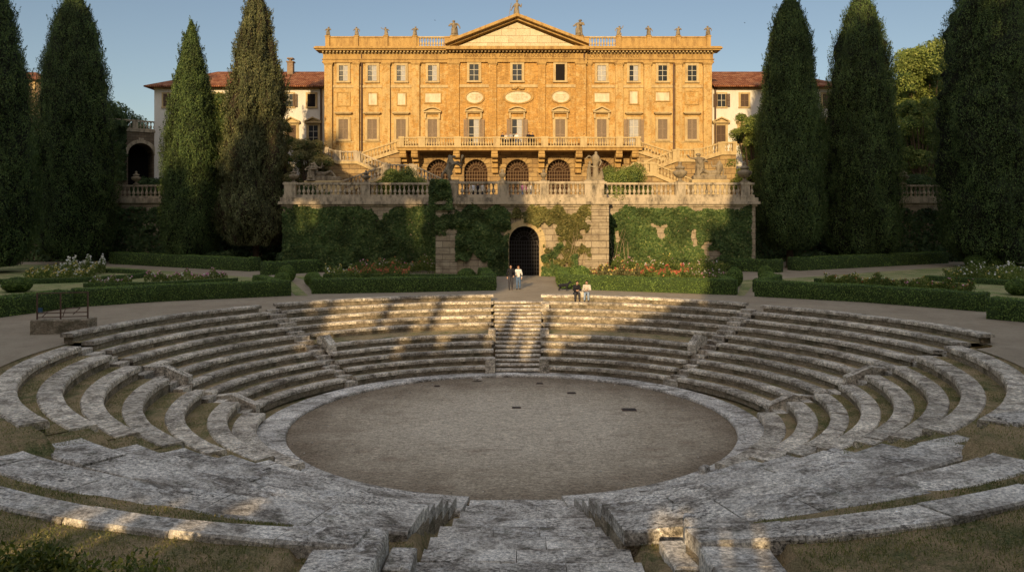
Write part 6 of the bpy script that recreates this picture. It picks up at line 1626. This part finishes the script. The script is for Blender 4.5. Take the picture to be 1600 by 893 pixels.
# ------------------------------------------------------------------ people
def cloth(name, c): return simple(name, c, .85, .15, var=.2)
SKIN = simple('skin', (.5, .3, .2), .6, .3)
def shell(parts, name, mat, parent, loc, rz, vox=.014, disp=0):
    g = MB()
    for p in parts:
        if len(p) == 4: g.cap(*p)
        elif len(p) == 3: g.ball(p[0], p[1][0], p[1][1], p[1][2])
    me = remeshed(g, name, mat, vox, disp=disp); o = link(name, me, parent, loc) if parent else link(name, me, None, loc)
    if not parent: o.rotation_euler.z = rz
    return o
def person(loc, rz, label, J, top, bot, hair, shoe='black', longhair=False, group='people visiting the garden', detail=True, extra=None):
    """J: joint dict in body space (x right, -y facing, z up)"""
    V_ = {k: Vector(v) for k, v in J.items()}
    body = []
    A = lambda a, b, r0, r1: body.append((V_[a], V_[b], r0, r1))
    A('hip', 'waist', .13, .115); A('waist', 'chest', .115, .14)
    body.append((V_['shl'], V_['shr'], .065, .065)); body.append((V_['chest'], V_['neck'], .09, .05)); body.append((V_['neck'], V_['head'], .05, .055))
    for s in 'lr':
        A('sh' + s, 'el' + s, .052, .042); A('el' + s, 'ha' + s, .042, .03)
        A('hi' + s, 'kn' + s, .09, .06); A('kn' + s, 'an' + s, .058, .04)
        an = V_['an' + s]; f = Vector((0, -.16, -.05)); body.append((an + Vector((0, .02, -.04)), an + f, .04, .033))
    H_ = V_['head']; body.append((H_, (.078, .095, .115), 0)); body.append((H_ + Vector((0, -.095, -.01)), (.014, .02, .022), 0))
    for s in (-1, 1): body.append((H_ + Vector((.078 * s, 0, -.01)), (.012, .02, .03), 0))
    if detail:
        for s in 'lr':
            h = V_['ha' + s]; d = (h - V_['el' + s]).normalized(); sd_ = d.cross(Vector((0, 1, .01))).normalized()
            body.append((h, h + d * .07, .032, .028))
            for k, (o, l) in enumerate(((-.028, .075), (-.01, .085), (.01, .08), (.027, .06))): body.append((h + d * .07 + sd_ * o, h + d * (.07 + l) + sd_ * o * 1.2 + Vector((0, -.02, 0)), .0095, .008))
            body.append((h + sd_ * .03 + d * .02, h + sd_ * .065 + d * .065, .012, .009))
    root = shell(body, 'person', SKIN, None, loc, rz, .013 if detail else .03)
    tag(root, label, 'person', group)
    WLOC[root.name] = Vector((0, 0, 0))
    def ch(parts, n, m, v=.016):
        g = MB()
        for p in parts:
            if len(p) == 4: g.cap(*p)
            else: g.ball(p[0], *p[1])
        me = remeshed(g, n, m, v if detail else .03, disp=.006 if detail else 0); o = bpy.data.objects.new(n, me); col.objects.link(o); o.parent = root; return o
    ch([(V_['hip'] + Vector((0, 0, .02)), V_['waist'], .15, .14), (V_['waist'], V_['chest'], .14, .165), (V_['shl'], V_['shr'], .085, .085), (V_['chest'], V_['neck'] - Vector((0, 0, .03)), .11, .07)] + [x for s in 'lr' for x in ((V_['sh' + s], V_['el' + s], .072, .06), (V_['el' + s], V_['el' + s].lerp(V_['ha' + s], .85), .06, .048))], 'jacket', top)
    ch([(V_['hip'], V_['waist'] - Vector((0, 0, .06)), .145, .13)] + [x for s in 'lr' for x in ((V_['hi' + s], V_['kn' + s], .105, .078), (V_['kn' + s], V_['kn' + s].lerp(V_['an' + s], .92), .076, .06))], 'trousers', bot)
    hp = [(H_ + Vector((0, .022, .035)), (.092, .1, .105), 0), (H_ + Vector((0, -.03, .085)), (.07, .06, .04), 0)]
    if longhair: hp += [(H_ + Vector((0, .06, .0)), V_['neck'] + Vector((0, .08, -.08)), .08, .06)]
    ch(hp, 'hair', hair)
    if detail:
        sp_ = []
        for s in 'lr': an = V_['an' + s]; sp_.append((an + Vector((0, .025, -.045)), an + Vector((0, -.17, -.055)), .05, .04))
        ch(sp_, 'shoes', cloth('dark_shoes', (.03, .025, .02)))
        g = MB()
        for s in (-1, 1): g.ball(H_ + Vector((.03 * s, -.088, .015)), .011, .008, .008, 6, 4)
        g.ball(H_ + Vector((0, -.088, -.045)), .022, .008, .006, 6, 4)
        o = bpy.data.objects.new('facial_features', g.mesh('facial_features', cloth('dark_eyes_mouth', (.08, .03, .025)))); col.objects.link(o); o.parent = root
    if extra:
        for nme, parts, m in extra: ch(parts, nme, m)
    return root
def stand(s=1.0, dx=0, step=0, armr=None, arml=None):
    J = dict(hip=(0, 0, .95), waist=(0, 0, 1.1), chest=(0, 0, 1.3), neck=(0, 0, 1.46), head=(0, -.02, 1.61), shl=(-.17, 0, 1.4), shr=(.17, 0, 1.4), ell=(-.25, .03, 1.13), elr=(.25, .03, 1.13), hal=(-.24, -.06, .9), har=(.24, -.06, .9),
             hil=(-.09, 0, .92), hir=(.09, 0, .92), knl=(-.1, -.03 - step, .5), knr=(.1, -.03 + step, .5), anl=(-.1, .02 - step * 1.3, .09), anr=(.1, .02 + step * 1.4, .09))
    if armr: J['elr'], J['har'] = armr
    if arml: J['ell'], J['hal'] = arml
    return {k: tuple(c * s for c in v) for k, v in J.items()}
def sit(s=1.0, lean=.12, armf=True, wid=.1):
    # seat top at z=0, feet .36 lower in front (facing -y)
    y = -lean
    J = dict(hip=(0, 0, .1), waist=(0, y * .3, .27), chest=(0, y, .46), neck=(0, y * 1.4, .61), head=(.0, y * 1.8 - .02, .75), shl=(-.16, y * 1.1, .55), shr=(.16, y * 1.1, .55), ell=(-.22, y - .1, .32), elr=(.22, y - .1, .32), hal=(-.08, y - .3, .3), har=(.08, y - .28, .33),
             hil=(-.09, -.02, .08), hir=(.09, -.02, .08), knl=(-wid, -.42, .1), knr=(wid, -.4, .12), anl=(-wid - .02, -.4, -.28), anr=(wid + .02, -.36, -.28))
    return {k: tuple(c * s for c in v) for k, v in J.items()}
BLK, DRK, JEAN, LJ, CREAM, WHT = cloth('black_cloth', (.02, .02, .025)), cloth('charcoal_cloth', (.05, .05, .06)), cloth('blue_denim', (.1, .16, .27)), cloth('light_denim', (.28, .36, .48)), cloth('cream_cloth', (.6, .54, .45)), cloth('white_cloth', (.7, .7, .68))
HB, HR, HBL = cloth('black_hair', (.02, .015, .01)), cloth('auburn_hair', (.16, .06, .025)), cloth('brown_hair', (.08, .045, .02))
PINK, GREY = cloth('pink_cloth', (.6, .25, .35)), cloth('grey_cloth', (.3, .3, .3))
p = G(798, 452.5); person(p, .05, 'person in a black jacket and dark trousers standing on the path', stand(1.02, step=.03, armr=((.27, .02, 1.14), (.2, -.15, .98))), BLK, DRK, HB)
p = G(810, 452.0); person(p, -.1, 'person in a pale jacket and blue jeans standing arm in arm on the path', stand(.97, step=.05, arml=((-.26, .02, 1.14), (-.14, -.16, 1.08))), WHT, JEAN, HR, longhair=True, extra=[('shoulder_bag', [((.2, -.05, .98), (.27, .05, .98), .07, .07), ((.2, -.02, 1.02), (-.1, -.12, 1.38), .014, .014)], BLK)])
Ys = CY + 16.57
p = Vector(((900 - 808) * Ys / FOC, Ys, 3.41)); person(p, .12, 'person in a dark jacket sitting on the topmost seating row, left of a companion', sit(1.0, .2, wid=.12), BLK, DRK, HB, group='people visiting the garden')
Ys = CY + 16.46
p = Vector(((917 - 808) * Ys / FOC, Ys, 3.41)); person(p, -.15, 'person in a cream jacket and light jeans sitting on the topmost seating row', sit(1.02, .1, wid=.1), CREAM, LJ, HB)
# things between the seated pair
p = Vector(((908.5 - 808) * (Ys - .1) / FOC, Ys - .1, 3.41)); g = MB(); g.bev(-.13, .13, -.09, .09, 0, .2, .04); g.tube((-.08, 0, .19), (-.05, 0, .3), .012); g.tube((.08, 0, .19), (.05, 0, .3), .012); g.tube((-.05, 0, .3), (.05, 0, .3), .012)
o = link('handbag', g.mesh('handbag', CREAM), None, p); tag(o, 'small pale handbag between the two seated people', 'bag')
fl = fz(232.4) + .02
for px, c, b, h, s, lab in ((785, DRK, BLK, HB, 1.0, 'person in charcoal at the left end of the balcony group'), (791, CREAM, DRK, HBL, .98, 'person in cream on the balcony, second of the group'), (798, GREY, DRK, HB, 1.0, 'person in grey on the balcony beside the open centre window'), (807, WHT, LJ, HBL, .98, 'person in white leaning at the middle of the balcony'), (826, BLK, DRK, HB, 1.03, 'person in black on the balcony right of the centre window'), (832, BLK, BLK, HBL, 1.0, 'rightmost person in black on the balcony')):
    person(Vector(((px - 808) * 91.2 / FOC, 91.2 + .15 * (px % 3), fl)), rng.uniform(-.6, .6), lab, stand(s), c, b, h, detail=False, group='people on the palace balcony and terrace')
for px, c, b, lab in ((738, WHT, BLK, 'person in white behind the gate block balustrade'), (747, BLK, BLK, 'person in black behind the gate block balustrade'), (754, CREAM, DRK, 'person in cream behind the gate block balustrade'), (818, PINK, LJ, 'person in pink behind the balustrade near the gate axis'), (828, CREAM, GREY, 'person in beige behind the balustrade right of the pink one')):
    person(Vector(((px - 808) * 70.5 / FOC, 70.5, TERR)), rng.uniform(-.8, .8), lab, stand(.97), c, b, HB, detail=False, group='people on the palace balcony and terrace')
# dog by the hedge
def dog(g):
    g.cap((-.3, 0, .4), (.22, 0, .42), .1, .13); g.cap((.22, 0, .45), (.38, 0, .58), .09, .07); g.ball((.43, 0, .62), .09, .07, .075); g.cap((.46, 0, .6), (.57, 0, .57), .045, .035)
    for s in (-1, 1):
        g.cap((.4, .05 * s, .68), (.36, .08 * s, .6), .025, .02)
        g.cap((.22, .07 * s, .38), (.22 + .04 * s, .07 * s, .2), .05, .032); g.cap((.22 + .04 * s, .07 * s, .2), (.22 + .05 * s, .07 * s, .03), .03, .028)
        g.cap((-.3, .07 * s, .36), (-.22 + .04 * s, .07 * s, .24), .07, .04); g.cap((-.22 + .04 * s, .07 * s, .24), (-.34 + .04 * s, .07 * s, .14), .035, .026); g.cap((-.34 + .04 * s, .07 * s, .14), (-.31 + .04 * s, .07 * s, .03), .026, .028)
    g.cap((-.38, 0, .44), (-.55, 0, .55), .03, .018)
p = G(881, 454.5); me = None; g = MB(); dog(g); me = remeshed(g, 'dog', BLK, .018); o = link('dog', me, None, p); tag(o, 'small black dog standing before the sunlit hedge', 'dog')
# iron railing on its masonry base at the left
p0 = G(46, 523); x0, x1 = p0.x, p0.x + 2.25; y0 = p0.y
e = empty('iron_railing', (x0, y0, PATH), 'low iron railing on a rubble base at the left edge of the seating', 'railing')
g = MB(); n = 12; slab_run(g, [(x0 + (x1 - x0) * i / n, y0 + .5 * i / n) for i in range(n + 1)], [(x0 + (x1 - x0) * i / n, y0 + .8 + .5 * i / n) for i in range(n + 1)], [PATH + .62] * (n + 1), .7, 4, rough=.04, seed=77); obj('base', g, M['rubble'], e)
def rp(t): return Vector((x0 + .15 + (x1 - x0 - .3) * t, y0 + .3 + .5 * t, PATH + .6))
for t in (0, .46, 1):
    g = MB(); a = rp(t); g.tube(a, a + Vector((0, 0, 1.2)), .035, n=6); obj('post', g, M['rust'], e)
g = MB()
for h in (1.18, .12, .3): g.tube(rp(0) + Vector((0, 0, h)), rp(1) + Vector((0, 0, h)), .022, n=6)
g.tube(rp(.5) + Vector((0, 0, .12)), rp(.56) + Vector((0, 0, .5)), .018, n=5); g.tube(rp(.56) + Vector((0, 0, .5)), rp(.85) + Vector((0, 0, .5)), .018, n=5); g.tube(rp(.85) + Vector((0, 0, .5)), rp(.7) + Vector((0, 0, .2)), .018, n=5); g.tube(rp(.1) + Vector((0, 0, .35)), rp(.44) + Vector((0, 0, .45)), .018, n=5); g.tube(rp(.1) + Vector((0, 0, .14)), rp(.2) + Vector((0, 0, .35)), .018, n=5)
obj('bars', g, M['rust'], e)
g = MB(); a = rp(.07); g.box(a.x - .09, a.x + .1, a.y - .05, a.y - .03, PATH + .95, PATH + 1.15); obj('blue_tag', g, cloth('faded_blue_paint', (.05, .1, .16)), e)
# birds
for px, py, lab in ((680, 32, 'small dark bird flying above the left palace roof'), (1164, 36, 'small dark bird flying right of the palace')):
    p = W(px, py, 85); g = MB(); g.ball((0, 0, 0), .07, .16, .06, 8, 5); g.add([(0, -.06, 0), (.3, .02, .12), (.34, .1, .12), (0, .08, 0), (-.3, .02, .12), (-.34, .1, .12)], [(0, 1, 2, 3), (0, 3, 5, 4)]); g.add([(-.03, .1, 0), (.03, .1, 0), (.06, .28, 0), (-.06, .28, 0)], [(0, 1, 2, 3)])
    o = link('bird', g.mesh('bird', BLK), None, p); o.rotation_euler.z = .8; o.scale = (.42, .42, .42); tag(o, lab, 'bird')
# ------------------------------------------------------------------ unseen grove behind the viewer, outline shaped to cast the wanted shade
PHI, ELV = R(11), R(16)
YG = -12.0
grp = 'unseen cypresses behind the viewer, shaped for the shade they cast'
shade_me = {}
def shade_tree(u, top, rad, kind, base=0, dy=0):
    key = kind
    if key not in shade_me:
        prof = {'cone': cone, 'dome': dome, 'bullet': bullet}[kind]
        shade_me[key] = cypress_mesh(prof, 20, 4, 90 + len(shade_me), M['cypress'], M['core'], n=4500, leaf=.8)
    H = top - PATH - base
    e = empty('cypress_tree', (u, YG + dy, PATH), 'unseen cypress of the grove behind the viewer, shaped to cast shade', 'cypress', grp)
    o = link('crown', shade_me[key], e, (u, YG + dy, PATH + base)); o.scale = (rad / 4, rad / 4, H / 20)
    g = MB(); g.tube((u, YG + dy, PATH - .3), (u, YG + dy, PATH + base + H * .5), .35, .2, 7); obj('trunk', g, M['bark'], e)
SH = []   # (u, top, rad, kind, base)
SH += [(u, 52, 6.5, 'dome', 0) for u in (-98, -88, -79, -71.5, -65)]
SH += [(-59, 35, 3.6, 'dome', 0), (-53.5, 33, 3.6, 'dome', 0), (-49, 34, 3.2, 'dome', 0), (-45.3, 38, 2.4, 'dome', 0), (-42.2, 41, 1.9, 'dome', 0), (-39.8, 36.5, 1.9, 'dome', 0),
       (-37.2, 34.5, 1.9, 'dome', 26), (-37.2, 25.8, 2.1, 'dome', 0), (-34.3, 35.5, 2.1, 'dome', 0), (-31.2, 35, 2.3, 'dome', 0), (-28.4, 34.5, 1.5, 'bullet', 0), (-26.8, 34, 1.6, 'dome', 26), (-26.8, 22.6, 1.6, 'dome', 0), (-24.6, 33, 1.9, 'dome', 0),
       (-21.6, 32.5, 2.0, 'dome', 13.2), (-18.6, 30, 2.1, 'dome', 13.0), (-16.0, 28.5, 1.7, 'dome', 13.3),
       (-21.8, 14.6, 1.4, 'dome', 0), (-19.6, 13.5, 1.5, 'dome', 0), (-17.4, 14.3, 1.3, 'dome', 0), (-15.4, 13.3, 1.4, 'dome', 0),
       (-13.6, 13.6, 1.1, 'dome', 5.6), (-11.9, 12.2, 1.3, 'dome', 5.6), (-10.3, 11.9, 1.2, 'dome', 5.6), (-8.6, 12.2, 1.5, 'dome', 0), (-7.2, 13.0, 1.6, 'dome', 0), (-5.8, 13.7, 1.6, 'dome', 0), (-4.5, 14.2, 1.5, 'dome', 0), (-3.0, 14.7, 1.5, 'dome', 5.4), (-1.6, 15.2, 1.5, 'dome', 5.4), (-1.0, 15.5, 1.2, 'dome', 5.4), (.5, 17, 1.05, 'dome', 0), (1.5, 19, 1.2, 'dome', 0), (2.6, 26, 2, 'dome', 0), (5.4, 33, 2.5, 'dome', 0),
       (-11.5, 15.6, .6, 'cone', 6), (-9.3, 15.4, .6, 'cone', 6), (-10.5, 13.9, .55, 'cone', 6), (-12.6, 14.6, .6, 'cone', 6),
       (10.8, 50, 4.2, 'dome', 0), (18, 48.5, 4.8, 'dome', 0), (26, 53, 6, 'dome', 0), (36, 55, 7, 'dome', 0), (48, 52, 8, 'dome', 0), (62, 50, 9, 'dome', 0)]
UP = [(12, 4.0), (16, 4.45), (22, 6.3), (36, 6.8), (50, 7.4)]
SH = [(u, t + table(UP, t), r_, kd, bs if bs == 0 else (bs + 2.0 if bs < 7 else (bs + 4.4 if bs < 20 else bs + 6.3))) for u, t, r_, kd, bs in SH]
for u, t, r_, kd, bs in SH: shade_tree(u, t, r_, kd, bs)
hedge([(-118, YG - 1.2), (-40, YG - 1.2), (20, YG - 1.2), (70, YG - 1.2)], 2.2, 6.15, 'unseen tall hedge added behind the viewer to block low sunlight', dens=3, size=.6, group=None)  # unseen; closes the gaps under the crowns against low sun

# ------------------------------------------------------------------ light, sky, camera
sd_ = Vector((math.sin(PHI) * math.cos(ELV), math.cos(PHI) * math.cos(ELV), -math.sin(ELV)))
L = bpy.data.lights.new('sun', 'SUN'); L.energy = 5.0; L.angle = R(.55); L.color = (1.0, .72, .39)
lo = bpy.data.objects.new('sun', L); col.objects.link(lo); lo.rotation_euler = sd_.to_track_quat('-Z', 'Y').to_euler(); lo.location = (-20, -60, 60)
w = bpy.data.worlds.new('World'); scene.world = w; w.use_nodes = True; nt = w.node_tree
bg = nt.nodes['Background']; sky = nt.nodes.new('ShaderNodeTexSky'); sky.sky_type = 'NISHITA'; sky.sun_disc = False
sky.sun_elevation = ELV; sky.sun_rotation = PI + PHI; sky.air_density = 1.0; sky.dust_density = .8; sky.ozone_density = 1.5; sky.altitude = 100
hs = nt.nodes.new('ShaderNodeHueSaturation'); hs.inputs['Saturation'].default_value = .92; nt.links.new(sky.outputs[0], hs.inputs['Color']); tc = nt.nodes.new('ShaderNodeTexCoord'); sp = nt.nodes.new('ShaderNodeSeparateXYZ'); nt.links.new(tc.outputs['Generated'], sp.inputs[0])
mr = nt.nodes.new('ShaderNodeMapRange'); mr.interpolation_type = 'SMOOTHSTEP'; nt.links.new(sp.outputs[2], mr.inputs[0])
for i, v in ((1, .28), (2, .8), (3, .5), (4, 2.0)): mr.inputs[i].default_value = v      # sky raised overhead to brighten the fill in shade
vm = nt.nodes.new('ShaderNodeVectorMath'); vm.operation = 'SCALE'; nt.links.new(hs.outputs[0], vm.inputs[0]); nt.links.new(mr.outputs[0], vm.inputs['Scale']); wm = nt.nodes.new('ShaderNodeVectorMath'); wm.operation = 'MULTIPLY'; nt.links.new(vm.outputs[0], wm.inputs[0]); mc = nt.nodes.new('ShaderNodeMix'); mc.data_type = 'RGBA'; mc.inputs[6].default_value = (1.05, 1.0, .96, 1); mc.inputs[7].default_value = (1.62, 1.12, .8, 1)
mf = nt.nodes.new('ShaderNodeMapRange'); mf.interpolation_type = 'SMOOTHSTEP'; nt.links.new(sp.outputs[2], mf.inputs[0]); mf.inputs[1].default_value = .28; mf.inputs[2].default_value = .7; nt.links.new(mf.outputs[0], mc.inputs[0]); nt.links.new(mc.outputs[2], wm.inputs[1]); nt.links.new(wm.outputs[0], bg.inputs[0]); bg.inputs[1].default_value = .2  # overhead tint warmed to offset the blue fill
cam = bpy.data.cameras.new('camera'); co = bpy.data.objects.new('camera', cam); col.objects.link(co)
co.location = (0, 0, EYE); co.rotation_euler = (PI / 2, 0, 0)
cam.sensor_width = 36; cam.lens = FOC / 1600 * 36; cam.shift_x = -(808 - 800) / 1600; cam.shift_y = -(446.5 - 340) / 1600
cam.clip_start = .1; cam.clip_end = 6000
scene.camera = co
scene.view_settings.view_transform = 'Standard'; scene.view_settings.look = 'None'; scene.view_settings.exposure = 0; scene.view_settings.gamma = 1
scene.cycles.use_denoising = True
try: scene.cycles.denoiser = 'OPENIMAGEDENOISE'
except Exception: pass
scene.cycles.max_bounces = 6; scene.cycles.diffuse_bounces = 3; scene.cycles.transparent_max_bounces = 4; scene.cycles.sample_clamp_indirect = 6
